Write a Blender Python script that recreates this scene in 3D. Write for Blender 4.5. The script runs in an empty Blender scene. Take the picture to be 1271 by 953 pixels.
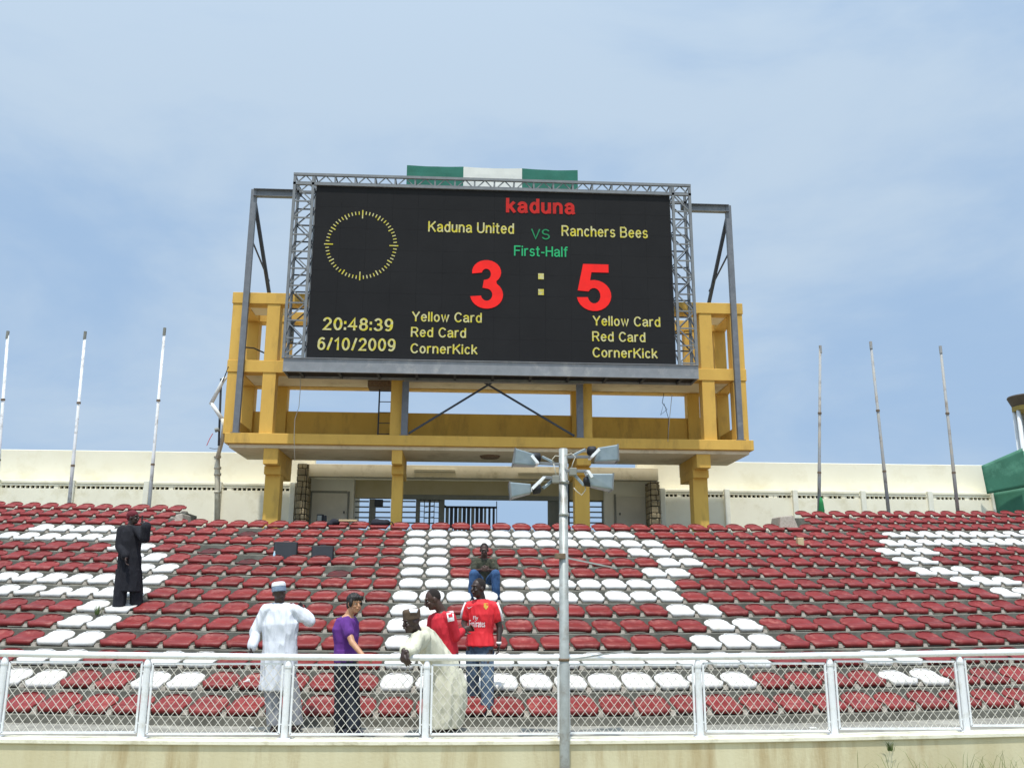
import bpy, bmesh, math, random
from mathutils import Vector, Matrix, noise
random.seed(7)
C = bpy.context.scene.collection
sc = bpy.context.scene
# ------------------------------------------------------------------ camera
F, CX, CY = 1122.0, 635.5, 476.5
PIT, YAW, ROLL, CH = .235, .0537, .005, 1.56
cam = bpy.data.cameras.new('camera'); cam.sensor_width = 36; cam.lens = 36*F/1271
cam.clip_start = .05; cam.clip_end = 3000
co = bpy.data.objects.new('camera', cam); C.objects.link(co); sc.camera = co
co.matrix_world = (Matrix.Translation((0,0,CH)) @ Matrix.Rotation(-YAW,4,'Z') @ Matrix.Rotation(math.pi/2+PIT,4,'X') @ Matrix.Rotation(ROLL,4,'Z'))
sc.render.resolution_x, sc.render.resolution_y = 1024, 767
sc.view_settings.view_transform = 'Standard'; sc.view_settings.look = 'None'; sc.view_settings.gamma = 1
sc.view_settings.exposure = 0.2
MW = co.matrix_world.copy()
def at(u, v, Y):
    """world point seen at photo pixel (u,v) on the plane y = Y"""
    d = MW.to_3x3() @ Vector(((u-CX)/F, -(v-CY)/F, -1))
    return MW.translation + d*(Y/d.y)
def pix(p):
    q = MW.inverted() @ Vector(p)
    return CX+F*q.x/-q.z, CY-F*q.y/-q.z
# ------------------------------------------------------------------ world, sun
SUN_EL, SUN_AZ = math.radians(72), math.radians(-10)      # azimuth: sun behind the camera, slightly left
w = bpy.data.worlds.new('World'); sc.world = w; w.use_nodes = True
nt = w.node_tree; nt.nodes.clear()
def N(tree, t, **kw):
    n = tree.nodes.new(t)
    for k, v in kw.items():
        if k.startswith('i_'):
            key = k[2:]; n.inputs[int(key) if key.isdigit() else key.replace('_',' ')].default_value = v
        else: setattr(n, k, v)
    return n
sky = N(nt, 'ShaderNodeTexSky', sky_type='NISHITA', sun_disc=False, sun_elevation=SUN_EL, sun_rotation=math.pi+SUN_AZ,
        air_density=1.0, dust_density=2.0, ozone_density=1.0)
tc = N(nt, 'ShaderNodeTexCoord'); mp = N(nt, 'ShaderNodeMapping'); mp.inputs['Scale'].default_value = (1,1,2.6)
nt.links.new(tc.outputs['Generated'], mp.inputs['Vector'])
n1 = N(nt, 'ShaderNodeTexNoise', i_Scale=2.1, i_Detail=8.0, i_Roughness=.56, i_Distortion=.35); nt.links.new(mp.outputs[0], n1.inputs['Vector'])
sep = N(nt, 'ShaderNodeSeparateXYZ'); nt.links.new(tc.outputs['Generated'], sep.inputs[0])
# veil of thin cloud: denser high up
hz = N(nt, 'ShaderNodeMapRange'); hz.inputs['From Min'].default_value=.15; hz.inputs['From Max'].default_value=.62
hz.inputs['To Min'].default_value=-.05; hz.inputs['To Max'].default_value=.20
nt.links.new(sep.outputs['Z'], hz.inputs['Value'])
ad = N(nt, 'ShaderNodeMath', operation='ADD'); nt.links.new(n1.outputs['Fac'], ad.inputs[0]); nt.links.new(hz.outputs[0], ad.inputs[1])
rp = N(nt, 'ShaderNodeMapRange', interpolation_type='SMOOTHSTEP'); rp.inputs['From Min'].default_value=.38; rp.inputs['From Max'].default_value=.70
rp.inputs['To Min'].default_value=.12; rp.inputs['To Max'].default_value=.88
nt.links.new(ad.outputs[0], rp.inputs['Value'])
base = N(nt, 'ShaderNodeMix', data_type='RGBA'); base.inputs['Factor'].default_value = .93
nt.links.new(sky.outputs[0], base.inputs['A']); base.inputs['B'].default_value = (3.1,4.6,6.75,1)
mx = N(nt, 'ShaderNodeMix', data_type='RGBA'); nt.links.new(rp.outputs[0], mx.inputs['Factor'])
nt.links.new(base.outputs['Result'], mx.inputs['A']); mx.inputs['B'].default_value = (4.8,5.9,7.1,1)
# broad brightening of the hazy sky towards the sun, added to lift the shade
dt = N(nt, 'ShaderNodeVectorMath', operation='DOT_PRODUCT'); nt.links.new(tc.outputs['Generated'], dt.inputs[0])
dt.inputs[1].default_value = (math.sin(SUN_AZ)*math.cos(SUN_EL), -math.cos(SUN_AZ)*math.cos(SUN_EL), math.sin(SUN_EL))
m0 = N(nt, 'ShaderNodeMath', operation='MAXIMUM'); nt.links.new(dt.outputs['Value'], m0.inputs[0]); m0.inputs[1].default_value = 0
m1 = N(nt, 'ShaderNodeMath', operation='POWER'); nt.links.new(m0.outputs[0], m1.inputs[0]); m1.inputs[1].default_value = 3.0
m2 = N(nt, 'ShaderNodeMath', operation='MULTIPLY_ADD'); nt.links.new(m1.outputs[0], m2.inputs[0]); m2.inputs[1].default_value = 1.6; m2.inputs[2].default_value = 1.0
ml = N(nt, 'ShaderNodeVectorMath', operation='SCALE'); nt.links.new(mx.outputs['Result'], ml.inputs[0]); nt.links.new(m2.outputs[0], ml.inputs['Scale'])
bg = N(nt, 'ShaderNodeBackground', i_Strength=.1); nt.links.new(ml.outputs[0], bg.inputs['Color'])
wo = N(nt, 'ShaderNodeOutputWorld'); nt.links.new(bg.outputs[0], wo.inputs['Surface'])
sl = bpy.data.lights.new('sun','SUN'); sl.energy = 3.7; sl.angle = math.radians(1.2); sl.color = (1,.965,.90)
so = bpy.data.objects.new('sun', sl); C.objects.link(so)
sd = Vector((math.sin(SUN_AZ)*math.cos(SUN_EL), -math.cos(SUN_AZ)*math.cos(SUN_EL), math.sin(SUN_EL)))
so.rotation_euler = sd.to_track_quat('Z','Y').to_euler(); so.location = (0,-5,30)
# ------------------------------------------------------------------ materials
def lin(h):
    if isinstance(h, str):
        h = h.lstrip('#'); c = [int(h[i:i+2],16)/255 for i in (0,2,4)]
        return tuple((x/12.92 if x<=.04045 else ((x+.055)/1.055)**2.4) for x in c)+(1,)
    return tuple(h)+(1,)
def mat(name, c1, c2=None, rough=.7, scale=3.0, stretch=(1,1,1), lo=.35, hi=.7, bump=0., bscale=60., metal=0., c3=None, s3=.6, coat=0., emit=0., rnd=0., detail=6.):
    m = bpy.data.materials.new(name); m.use_nodes = True; t = m.node_tree; b = t.nodes['Principled BSDF']
    b.inputs['Roughness'].default_value = rough; b.inputs['Metallic'].default_value = metal
    if emit or 'display' in name: b.inputs['Specular IOR Level'].default_value=0.0
    if 'plastic' in name: b.inputs['Specular IOR Level'].default_value=.3
    if coat: b.inputs['Coat Weight'].default_value = coat
    g = N(t,'ShaderNodeNewGeometry'); mpn = N(t,'ShaderNodeMapping'); mpn.inputs['Scale'].default_value = stretch
    t.links.new(g.outputs['Position'], mpn.inputs['Vector'])
    col = None
    if c2 is None: b.inputs['Base Color'].default_value = lin(c1)
    else:
        n = N(t,'ShaderNodeTexNoise', i_Scale=scale, i_Detail=detail, i_Roughness=.62); t.links.new(mpn.outputs[0], n.inputs['Vector'])
        r = N(t,'ShaderNodeMapRange'); r.inputs['From Min'].default_value=lo; r.inputs['From Max'].default_value=hi; t.links.new(n.outputs['Fac'], r.inputs['Value'])
        x = N(t,'ShaderNodeMix', data_type='RGBA'); x.inputs['A'].default_value=lin(c1); x.inputs['B'].default_value=lin(c2)
        t.links.new(r.outputs[0], x.inputs['Factor']); col = x.outputs['Result']
        if c3 is not None:
            n3 = N(t,'ShaderNodeTexNoise', i_Scale=s3, i_Detail=8.0, i_Roughness=.7); t.links.new(mpn.outputs[0], n3.inputs['Vector'])
            r3 = N(t,'ShaderNodeMapRange'); r3.inputs['From Min'].default_value=.52; r3.inputs['From Max'].default_value=.72; t.links.new(n3.outputs['Fac'], r3.inputs['Value'])
            x3 = N(t,'ShaderNodeMix', data_type='RGBA'); x3.inputs['B'].default_value=lin(c3); t.links.new(col, x3.inputs['A']); t.links.new(r3.outputs[0], x3.inputs['Factor']); col = x3.outputs['Result']
    if rnd:
        oi = N(t,'ShaderNodeObjectInfo'); hs = N(t,'ShaderNodeHueSaturation')
        rr = N(t,'ShaderNodeMapRange'); rr.inputs['To Min'].default_value=1-rnd; rr.inputs['To Max'].default_value=1+rnd
        t.links.new(oi.outputs['Random'], rr.inputs['Value']); t.links.new(rr.outputs[0], hs.inputs['Value'])
        if col is None: hs.inputs['Color'].default_value = lin(c1)
        else: t.links.new(col, hs.inputs['Color'])
        col = hs.outputs[0]
    if col is not None: t.links.new(col, b.inputs['Base Color'])
    if emit:
        b.inputs['Base Color'].default_value=(.03,.03,.02,1)
        for l in list(t.links):
            if l.to_socket==b.inputs['Base Color']: t.links.remove(l)
        if col is None: b.inputs['Emission Color'].default_value = lin(c1)
        else: t.links.new(col, b.inputs['Emission Color'])
        b.inputs['Emission Strength'].default_value = emit
    if bump:
        nb = N(t,'ShaderNodeTexNoise', i_Scale=bscale, i_Detail=5.0); t.links.new(g.outputs['Position'], nb.inputs['Vector'])
        bp = N(t,'ShaderNodeBump', i_Strength=bump, i_Distance=.02); t.links.new(nb.outputs['Fac'], bp.inputs['Height']); t.links.new(bp.outputs[0], b.inputs['Normal'])
    return m
M = {}
M['red'] = mat('red_plastic','#7c2726','#6b2120',rough=.5,scale=5,c3='#96544c',s3=6,rnd=.13)
M['redback'] = M['red']
M['white'] = mat('white_plastic','#d6d4d1','#c9c6c1',rough=.5,scale=5,c3='#b9b3a5',s3=7,rnd=.04)
M['burnt'] = mat('damaged_seat_plastic','#5b2225','#3a2a28',rough=.7,scale=9)
M['bracket'] = mat('bracket_grey','#a9a094','#8c8478',rough=.8,scale=20)
M['conc'] = mat('terrace_concrete','#76746a','#57554c',rough=.95,scale=2.6,c3='#8f8b7e',s3=1.6,bump=.25,bscale=45)
M['floor'] = mat('walkway_concrete','#8f8c82','#6f6d66',rough=.95,scale=2.6,c3='#aaa79c',s3=1.6,bump=.3,bscale=40)
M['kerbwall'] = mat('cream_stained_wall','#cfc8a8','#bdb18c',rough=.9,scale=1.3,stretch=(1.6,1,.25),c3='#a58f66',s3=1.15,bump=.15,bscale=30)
M['cap'] = mat('cream_wall_cap','#e6e2d0','#dad5be',rough=.9,scale=3,c3='#b3ab8e',s3=3,bump=.2,bscale=40)
M['wall'] = mat('cream_wall_paint','#e6e1cd','#dfd9c3',rough=.9,scale=.8,c3='#d6ceb4',s3=.9,bump=.08,bscale=20)
M['wall2'] = mat('cream_panel_paint','#eee8d2','#e6dfc8',rough=.9,scale=1.2,c3='#d3caac',s3=1.4,bump=.08,bscale=20)
M['pilaster'] = mat('pilaster_paint','#e8e5d6','#dcd8c6',rough=.9,scale=4)
M['dark'] = mat('painted_slot_shade','#4a453b','#38342c',rough=.9)  # shade of the vent slots, put into the colour
M['yellow'] = mat('ochre_yellow_paint','#d3aa50','#cba14a',rough=.8,scale=1.6,stretch=(1.6,1.6,.5),c3='#b18d45',s3=1.7,bump=.08,bscale=25)
M['under'] = mat('cream_soffit_paint','#ddd2b7','#d0c4a6',rough=.9,scale=1.2,c3='#a99b7c',s3=.9)
M['steel'] = mat('grey_painted_steel','#85888b','#787b7e',rough=.55,scale=4,c3='#a09f9c',s3=2.4)
M['steeld'] = mat('weathered_steel_post','#6c7076','#5f6369',rough=.55,scale=4,c3='#7f8184',s3=2.4)
M['lat'] = mat('silver_lattice_steel','#787b7c','#686b6e',rough=.5,scale=6)
M['dksteel'] = mat('dark_steel','#3b4048','#2f343b',rough=.6,scale=5)
M['screen'] = mat('black_display','#2b2b2c','#2e2e2f',rough=.9,scale=1,bump=.3,bscale=220)
M['ledY'] = mat('led_yellow','#d2c934','#cfcfa0',rough=.6,scale=8,lo=.45,hi=.55,emit=.75,c3='#b4b070',s3=7)
M['ledR'] = mat('led_red','#ee0f1c','#dc0c1c',rough=.6,scale=4,emit=.95)
M['ledR2'] = mat('led_dim_red','#cc1420','#a01020',rough=.6,scale=9,emit=.8)
M['ledG'] = mat('led_green','#12a46a','#0f8a62',rough=.6,scale=8,emit=.6)
M['ledC'] = mat('led_cyan_green','#2bc08a','#12d07a',rough=.6,scale=8,emit=.6)
M['fgreen'] = mat('flag_green_cloth','#1f6a5a','#19604f',rough=.8,scale=3)
M['fwhite'] = mat('flag_white_cloth','#d9d9d2','#cfcfc8',rough=.8,scale=3)
M['tarp'] = mat('green_sheeting','#38755d','#2f6650',rough=.7,scale=1.5,c3='#5a957b',s3=1.3)
M['galv'] = mat('galvanised_pole','#a4a8a5','#8f9390',rough=.45,scale=9,c3='#7c756a',s3=5,metal=.2)
M['rail'] = mat('white_rail_paint','#e6e8ea','#dcdee0',rough=.45,scale=6,c3='#cbcac4',s3=9)
M['wire'] = mat('white_coated_wire','#d6d2c8','#c5c1b6',rough=.6,scale=12)
M['polew'] = mat('white_flagpole_paint','#e4e5e6','#d2d4d6',rough=.6,scale=3,c3='#86807a',s3=4)
M['poleg'] = mat('weathered_flagpole','#8f959a','#a49c8e',rough=.7,scale=2.5,c3='#6a5f54',s3=3.5)
M['housing'] = mat('silver_lamp_housing','#8c989c','#7b888e',rough=.42,scale=8,metal=.35)
M['black'] = mat('black_plastic','#1b1c20','#26272b',rough=.6,scale=10)
M['blackc'] = mat('black_cloth','#15161f','#1d1e29',rough=.9,scale=14)
M['pipe'] = mat('white_drain_pipe','#c6bfaa','#a89f88',rough=.6,scale=6)
M['stone'] = mat('rubble_stone','#a39578','#857a63',rough=.9,scale=5,rnd=.25,bump=.5,bscale=30)
M['mortar'] = mat('dark_mortar','#4a4539','#3a362d',rough=1)
M['fascia'] = mat('beige_fascia_paint','#ddd4bd','#d0c6ac',rough=.9,scale=1,c3='#a99d80',s3=1.3)
M['room'] = mat('grey_beige_wall','#dcd8ca','#cfcbbc',rough=.9,scale=1.2)
M['door'] = mat('grey_door_paint','#cbc7ba','#bbb7aa',rough=.7,scale=2)
M['header'] = mat('tan_header_paint','#c4b795','#b5a781',rough=.9,scale=1)
M['gpost'] = mat('grey_post_paint','#85867f','#777871',rough=.8,scale=3)
M['ground'] = mat('pale_bounce_ground','#a29b80','#8d8a6c',rough=1,scale=3,bump=.4,bscale=25)  # out-of-view ground, coloured pale to bounce light into the shade
M['grass'] = mat('grass_blades','#6f7d43','#5a6a35',rough=.8,scale=6,c3='#9a9160',s3=5)
M['bowl'] = mat('brown_tank_paint','#4d4239','#3c332c',rough=.8,scale=2)
M['bowlrim'] = mat('mustard_rim','#8f7c3f','#7f6e38',rough=.8,scale=2)
M['towercol'] = mat('white_tower_column','#cdd0d2','#bfc2c4',rough=.7,scale=2)
M['card'] = mat('beige_card','#c9b58f','#bda87f',rough=.9)
M['paper'] = mat('white_paper','#e0e0dc','#d0d0cc',rough=.9)
M['cup'] = mat('clear_blue_plastic','#9fc4d6','#b8d6e2',rough=.2)
M['cable'] = mat('pale_cable','#b9b5a8',rough=.7)
M['bcable'] = mat('black_cable','#1b1b1b',rough=.7)
M['rust'] = mat('rusty_clamp','#7d6a55','#5c4c3e',rough=.9,scale=20)
M['leaf'] = mat('weed_leaf','#5d7038','#4b5e2c',rough=.8)
M['redwire'] = mat('red_wire','#c2444a',rough=.6)
# people
def skinmat(n, a, b): return mat(n, a, b, rough=.5, scale=25)
M['skinD'] = skinmat('dark_skin','#3a2822','#2d1f1b'); M['skinM'] = skinmat('brown_skin','#4a3228','#3a271f'); M['skinL'] = skinmat('light_tan_skin','#b58765','#a87a5a')
M['hair'] = mat('black_hair','#14110f','#1e1a17',rough=.6,scale=60); M['shair'] = mat('short_black_hair','#1a1412','#241b18',rough=.95,scale=80)
M['eye'] = mat('eye','#d8d2c8',rough=.3)
M['robew'] = mat('pale_blue_white_cloth','#d3d6dd','#c6cad2',rough=.85,scale=6)
M['robec'] = mat('cream_cloth','#cac8b4','#bdbba6',rough=.9,scale=6)
M['trw'] = mat('pale_grey_cloth','#93959a','#84868c',rough=.9,scale=6)
M['purple'] = mat('purple_cotton','#5d2a7e','#4f2370',rough=.9,scale=9)
M['bltr'] = mat('dark_navy_trousers','#1c2430','#141a24',rough=.9,scale=9)
M['shirtr'] = mat('red_cotton','#c11f30','#b01a2a',rough=.85,scale=9)
M['jersey'] = mat('red_football_jersey','#d9232e','#cc1c28',rough=.7,scale=9)
M['jeans'] = mat('blue_denim','#4b5e72','#38495c',rough=.95,scale=14,c3='#73828f',s3=8)
M['jeans2'] = mat('bright_blue_denim','#34567f','#2a4468',rough=.95,scale=12)
M['camo'] = mat('olive_camouflage_cloth','#3e4233','#2c2a22',rough=.95,scale=14,c3='#55503c',s3=16)
M['navyr'] = mat('black_navy_cloth','#0c0d16','#11121c',rough=.9,scale=9)
M['capred'] = mat('dark_red_cap','#6b1f2a','#571923',rough=.9,scale=20)
M['capbr'] = mat('brown_cap','#5c4b3c','#4a3c30',rough=.9,scale=30)
M['capw'] = mat('white_cap','#dfe0e4','#cfd2d8',rough=.9,scale=20)
M['capb'] = mat('grey_blue_cap_band','#7b8ba0','#66768a',rough=.9,scale=40)
M['shoe'] = mat('dark_shoe','#20222e','#2a2c38',rough=.6)
M['gold'] = mat('gold_print','#c9a03c',rough=.5)
M['whitep'] = mat('white_print','#e8e6e6',rough=.7)
# ------------------------------------------------------------------ object helpers
class MB:
    def __init__(s): s.v=[]; s.f=[]; s.m=[]
    def add(s, vs, fs, mi=0):
        o=len(s.v); s.v+= [tuple(p) for p in vs]; s.f+=[tuple(i+o for i in f) for f in fs]; s.m+=[mi]*len(fs); return s
    def box(s, x0,x1,y0,y1,z0,z1, mi=0):
        return s.add([(x0,y0,z0),(x1,y0,z0),(x1,y1,z0),(x0,y1,z0),(x0,y0,z1),(x1,y0,z1),(x1,y1,z1),(x0,y1,z1)],
            [(0,3,2,1),(4,5,6,7),(0,1,5,4),(1,2,6,5),(2,3,7,6),(3,0,4,7)],mi)
    def bar(s, p, q, w, h=None, mi=0, up=Vector((0,0,1))):
        p,q=Vector(p),Vector(q); h=h or w; d=(q-p).normalized()
        a=d.cross(up)
        if a.length<1e-3: a=d.cross(Vector((0,1,0)))
        a.normalize(); b=a.cross(d).normalized(); a=a*w/2; b=b*h/2
        return s.add([p-a-b,p+a-b,p+a+b,p-a+b,q-a-b,q+a-b,q+a+b,q-a+b],[(0,1,2,3),(7,6,5,4),(0,4,5,1),(1,5,6,2),(2,6,7,3),(3,7,4,0)],mi)
    def tube(s, pts, r, n=8, mi=0, caps=True):
        pts=[Vector(p) for p in pts]; rs=r if isinstance(r,(list,tuple)) else [r]*len(pts)
        o=len(s.v); ref=None
        for i,p in enumerate(pts):
            d=(pts[min(i+1,len(pts)-1)]-pts[max(i-1,0)]).normalized()
            if ref is None: ref=d.cross(Vector((0,0,1))) if abs(d.z)<.9 else d.cross(Vector((0,1,0)))
            a=(ref-d*ref.dot(d)).normalized(); ref=a; b=d.cross(a)
            for k in range(n):
                t=2*math.pi*k/n; s.v.append(tuple(p+(a*math.cos(t)+b*math.sin(t))*rs[i]))
        for i in range(len(pts)-1):
            for k in range(n):
                s.f.append((o+i*n+k,o+i*n+(k+1)%n,o+(i+1)*n+(k+1)%n,o+(i+1)*n+k)); s.m.append(mi)
        if caps:
            s.f.append(tuple(o+k for k in range(n))[::-1]); s.m.append(mi)
            e=o+(len(pts)-1)*n; s.f.append(tuple(e+k for k in range(n))); s.m.append(mi)
        return s
    def mesh(s, name, mats, smooth=False):
        me=bpy.data.meshes.new(name); me.from_pydata(s.v,[],s.f)
        for m in (mats if isinstance(mats,(list,tuple)) else [mats]): me.materials.append(m)
        me.polygons.foreach_set('material_index', s.m)
        if smooth: me.polygons.foreach_set('use_smooth',[True]*len(s.f))
        me.update(); return me
    def build(s, name, mats, parent=None, smooth=False, bevel=0., bseg=1):
        o=bpy.data.objects.new(name, s.mesh(name,mats,smooth)); C.objects.link(o)
        if parent: par(o,parent)
        if bevel:
            b=o.modifiers.new('bevel','BEVEL'); b.width=bevel; b.segments=bseg; b.limit_method='ANGLE'; b.angle_limit=.6
        return o
WL={}
def wloc(o):
    return (wloc(o.parent) if o.parent else Vector((0,0,0)))+o.location
def par(o, p):
    """parent keeping mesh coordinates in world (parents are only translated)"""
    o.parent=p; o.location = Vector(o.location)-wloc(p)
def tag(o, label=None, cat=None, group=None, kind=None):
    if label: o['label']=label
    if cat: o['category']=cat
    if group: o['group']=group
    if kind: o['kind']=kind
    return o
def thing(name, loc, label, cat, group=None):
    o=bpy.data.objects.new(name,None); o.location=loc; o.empty_display_size=.1; C.objects.link(o); return tag(o,label,cat,group)
def struct(o): o['kind']='structure'; return o
def stuff(o): o['kind']='stuff'; return o
def inst(me, name, loc, parent=None):
    o=bpy.data.objects.new(name,me); C.objects.link(o); o.location=loc
    if parent: par(o,parent)
    return o
ORD=['zeroth','first','second','third','fourth','fifth','sixth','seventh','eighth','ninth','tenth','eleventh','twelfth','thirteenth','fourteenth','fifteenth','sixteenth','seventeenth','eighteenth','nineteenth','twentieth']
def ordn(n):
    if n<=20: return ORD[n]
    t={2:'twenty',3:'thirty',4:'fortieth',5:'fiftieth'}[n//10]; r=n%10
    if n//10==4: t='forty'
    if n//10==5: t='fifty'
    if r==0: return {20:'twentieth',30:'thirtieth',40:'fortieth',50:'fiftieth'}[n]
    return t+'-'+ORD[r]
# ------------------------------------------------------------------ ground, front wall, walkway, terrace
CA, CB = .00639, .0011
def cyz(X): return CA*X*X, CB*X*X
ROWP, ROWR, Y13, S13 = .7134, .234, 12.417, .108
def rowY(i): return Y13+(13-i)*ROWP
def rowS(i): return S13+(13-i)*ROWR
b=MB(); n=40
gx=[-900,-60,-20,-8,-3,3,8,20,60,900]; gy=[-900,-40,-5,3,7,11.2]
idx={}
for j,y in enumerate(gy):
    for i,x in enumerate(gx): idx[i,j]=len(b.v); b.v.append((x,y,-.5))
for j in range(len(gy)-1):
    for i in range(len(gx)-1): b.f.append((idx[i,j],idx[i+1,j],idx[i+1,j+1],idx[i,j+1])); b.m.append(0)
b.add([(-900,33,-3),(900,33,-3),(900,900,-3),(-900,900,-3)],[(0,1,2,3)])
b.add([(-900,11.2,-.5),(-40,11.2,-.5),(-40,33,-3),(-900,33,-3)],[(0,1,2,3)])
b.add([(40,11.2,-.5),(900,11.2,-.5),(900,33,-3),(40,33,-3)],[(0,1,2,3)])
struct(b.build('ground',M['ground']))
YF=11.0
def fz(X): return .0016*X*X+.0008*X       # the wall and fence line rise very slightly towards their ends
XS=[-18+i*.5 for i in range(75)]
def sweep(profile, xs=XS, zf=lambda X:0, yf=lambda X:0, mat_=0):
    b=MB(); k=len(profile)
    for X in xs:
        for (y,z) in profile: b.v.append((X,y+yf(X),z+zf(X)))
    for i in range(len(xs)-1):
        for j in range(k):
            a=i*k+j; c=i*k+(j+1)%k; b.f.append((a,a+k,c+k,c)); b.m.append(mat_)
    b.f.append(tuple(range(k))); b.m.append(mat_); e=(len(xs)-1)*k; b.f.append(tuple(e+j for j in range(k))[::-1]); b.m.append(mat_)
    return b
WT=at(532,917,YF).z
fw=thing('front_wall',(0,YF,-.5),'low cream stained wall under the white fence, across the bottom','wall')
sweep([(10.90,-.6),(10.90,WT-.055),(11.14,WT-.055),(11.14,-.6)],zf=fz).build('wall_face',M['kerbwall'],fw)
sweep([(10.875,WT-.05),(10.875,WT),(11.17,WT),(11.17,WT-.05)],zf=fz).build('wall_cap',M['cap'],fw,bevel=.008)
struct(sweep([(11.142,-.3),(11.142,0),(13.2,0),(13.2,-.3)],zf=lambda X:CB*X*X).build('walkway',M['floor']))
ter=bpy.data.objects.new('terrace',None); C.objects.link(ter); ter.location=(0,Y13,0); struct(ter)
XLr=at(229,640,rowY(-2)).x; XRr=at(992,645,rowY(-2)).x
def row_profile(i):
    s=rowS(i); y0=rowY(i)-.225; return [(y0,s-.5),(y0,s),(y0+ROWP+.06,s),(y0+ROWP+.06,s-.5)]
for i in range(13,-1,-1):
    sweep(row_profile(i),zf=lambda X:CB*X*X,yf=lambda X:CA*X*X).build('step',M['conc'],ter,bevel=.012)
s=rowS(0); y0=rowY(0)-.225
sweep([(y0+.5,s-.5),(y0+.5,s-.004),(33,s-.004),(33,s-3.4)],zf=lambda X:CB*X*X,yf=lambda X:CA*X*X).build('concourse',M['conc'],ter)
for side in (0,1):
    xs=[x for x in XS if (x<XLr if side==0 else x>XRr)]; xs=sorted(xs+[XLr if side==0 else XRr])
    for i in (-1,-2):
        s=rowS(i); y0=rowY(i)-.225; y1=y0+ROWP+.06 if i==-1 else y0+1.0
        sweep([(y0,s-.3),(y0,s),(y1,s),(y1,s-.5)],xs=xs,zf=lambda X:CB*X*X,yf=lambda X:CA*X*X).build('step',M['conc'],ter,bevel=.012)
# end blocks of the raised rows
for (u,v,du,lab) in ((226,643,20,'grey concrete end block beside the raised seats at left'),(975,645,26,'grey concrete end block beside the raised seats at right')):
    p=at(u,v,rowY(-1)); wd=.13 if u<500 else .28
    zb=rowS(0)-.02
    b=MB(); b.add([(p.x-wd,p.y-.3,zb),(p.x+wd,p.y-.3,zb),(p.x+wd,p.y+.5,zb),(p.x-wd,p.y+.5,zb),
        (p.x-wd*.75,p.y-.22,p.z+.06),(p.x+wd*.45,p.y-.22,p.z+.10),(p.x+wd*.6,p.y+.42,p.z+.10),(p.x-wd*.75,p.y+.42,p.z+.08)],
        [(0,3,2,1),(4,5,6,7),(0,1,5,4),(1,2,6,5),(2,3,7,6),(3,0,4,7)])
    o=b.build('concrete_block',M['bracket'],bevel=.02); tag(o,lab,'block')
# ------------------------------------------------------------------ seats
def seat_mesh(name, m, wreck=False):
    prof=[(.200,.210,.095),(.208,.208,.140),(.200,.188,.178),(.178,.160,.203),(.135,.135,.217),(.06,.115,.222),(-.06,.104,.223),(-.14,.097,.220),(-.188,.084,.211),(-.208,.058,.198),(-.202,.022,.172)]
    n=12; b=MB(); k=n+1
    for side in (0,1):
        for j,(y,z,hw) in enumerate(prof):
            for i in range(k):
                u=-1+2*i/n; x=hw*u
                zz=z+.003*abs(u)**3-(.020*abs(u)**4 if j<3 else 0) 
                yy=y-.010*u*u*(1 if j<4 else 0)*(4-j)/4
                if j>=8: zz-=.012*u*u; yy+=.03*abs(u)**3
                if wreck: zz=zz*.55+.015*math.sin(7*x+9*y)
                if side: 
                    t=max(0,min(1,(j-1)/3)); yy+=.020*(1-t); zz-=.024*t+.014*(1-t)
                    if j>=8: yy+=.02; zz+=.02*(j-8)/2
                    x*=.96
                b.v.append((x,yy,zz))
    L=len(prof); off=L*k
    for j in range(L-1):
        for i in range(n):
            a=j*k+i; b.f.append((a,a+1,a+k+1,a+k)); b.m.append(0)
            b.f.append((off+a,off+a+k,off+a+k+1,off+a+1)); b.m.append(0)
    bd=[j for j in range(k)]+[r*k+n for r in range(1,L)]+[(L-1)*k+i for i in range(n-1,-1,-1)]+[r*k for r in range(L-2,0,-1)]
    for a,c in zip(bd,bd[1:]+bd[:1]): b.f.append((a,off+a,off+c,c)); b.m.append(0)
    b.v=[(x,y,z*1.07) for x,y,z in b.v]
    me=b.mesh(name,m,True); return me
SM={'red':seat_mesh('red_seat',M['red']),'white':seat_mesh('white_seat',M['white']),'wreck':seat_mesh('broken_seat',M['burnt'],True)}
bb=MB()
for x in (.24,):
    bb.add([(x-.04,-.18,0),(x+.04,-.18,0),(x+.04,.12,0),(x-.04,.12,0),(x-.022,-.165,.055),(x+.022,-.165,.055),(x+.022,.10,.055),(x-.022,.10,.055)],
        [(0,3,2,1),(4,5,6,7),(0,1,5,4),(1,2,6,5),(2,3,7,6),(3,0,4,7)])
BM_=bb.mesh('bracket',M['bracket'])
# photo: white runs per row (px ranges of seat centres), and one reference seat centre per row
WH={1:[(38,160),(512,790),(1099,1290)],2:[(-30,160),(508,822),(1097,1290)],3:[(139,195),(506,556),(782,858),(1097,1168)],4:[(160,200),(504,556),(824,870),(1115,1166)],
 5:[(170,217),(498,556),(805,852),(1140,1212)],6:[(-30,206),(492,838),(1192,1266)],7:[(-30,186),(487,842),(1240,1290)],8:[(106,168),(485,545),(838,893)],
 9:[(85,146),(480,542),(885,942)],10:[(60,122),(478,540),(868,958)],11:[(10,110),(180,270),(478,950),(1070,1145)],12:[(-10,72),(178,245),(478,930),(1104,1172)],13:[]}
REF={-2:1009,-1:998,0:622.4,1:776,2:811,3:848,4:860,5:843,6:825,7:832,8:880,9:931,10:877.6,11:820,12:919,13:810.5}
VR={-2:640,-1:648,0:654.8,1:663.7,2:673.8,3:685,4:697.5,5:710,6:724.8,7:740.2,8:757.3,9:777,10:798.7,11:822,12:848.6,13:877.2}
WRECK={(1,308),(4,309),(5,428),(3,262)}
rows={}
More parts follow.
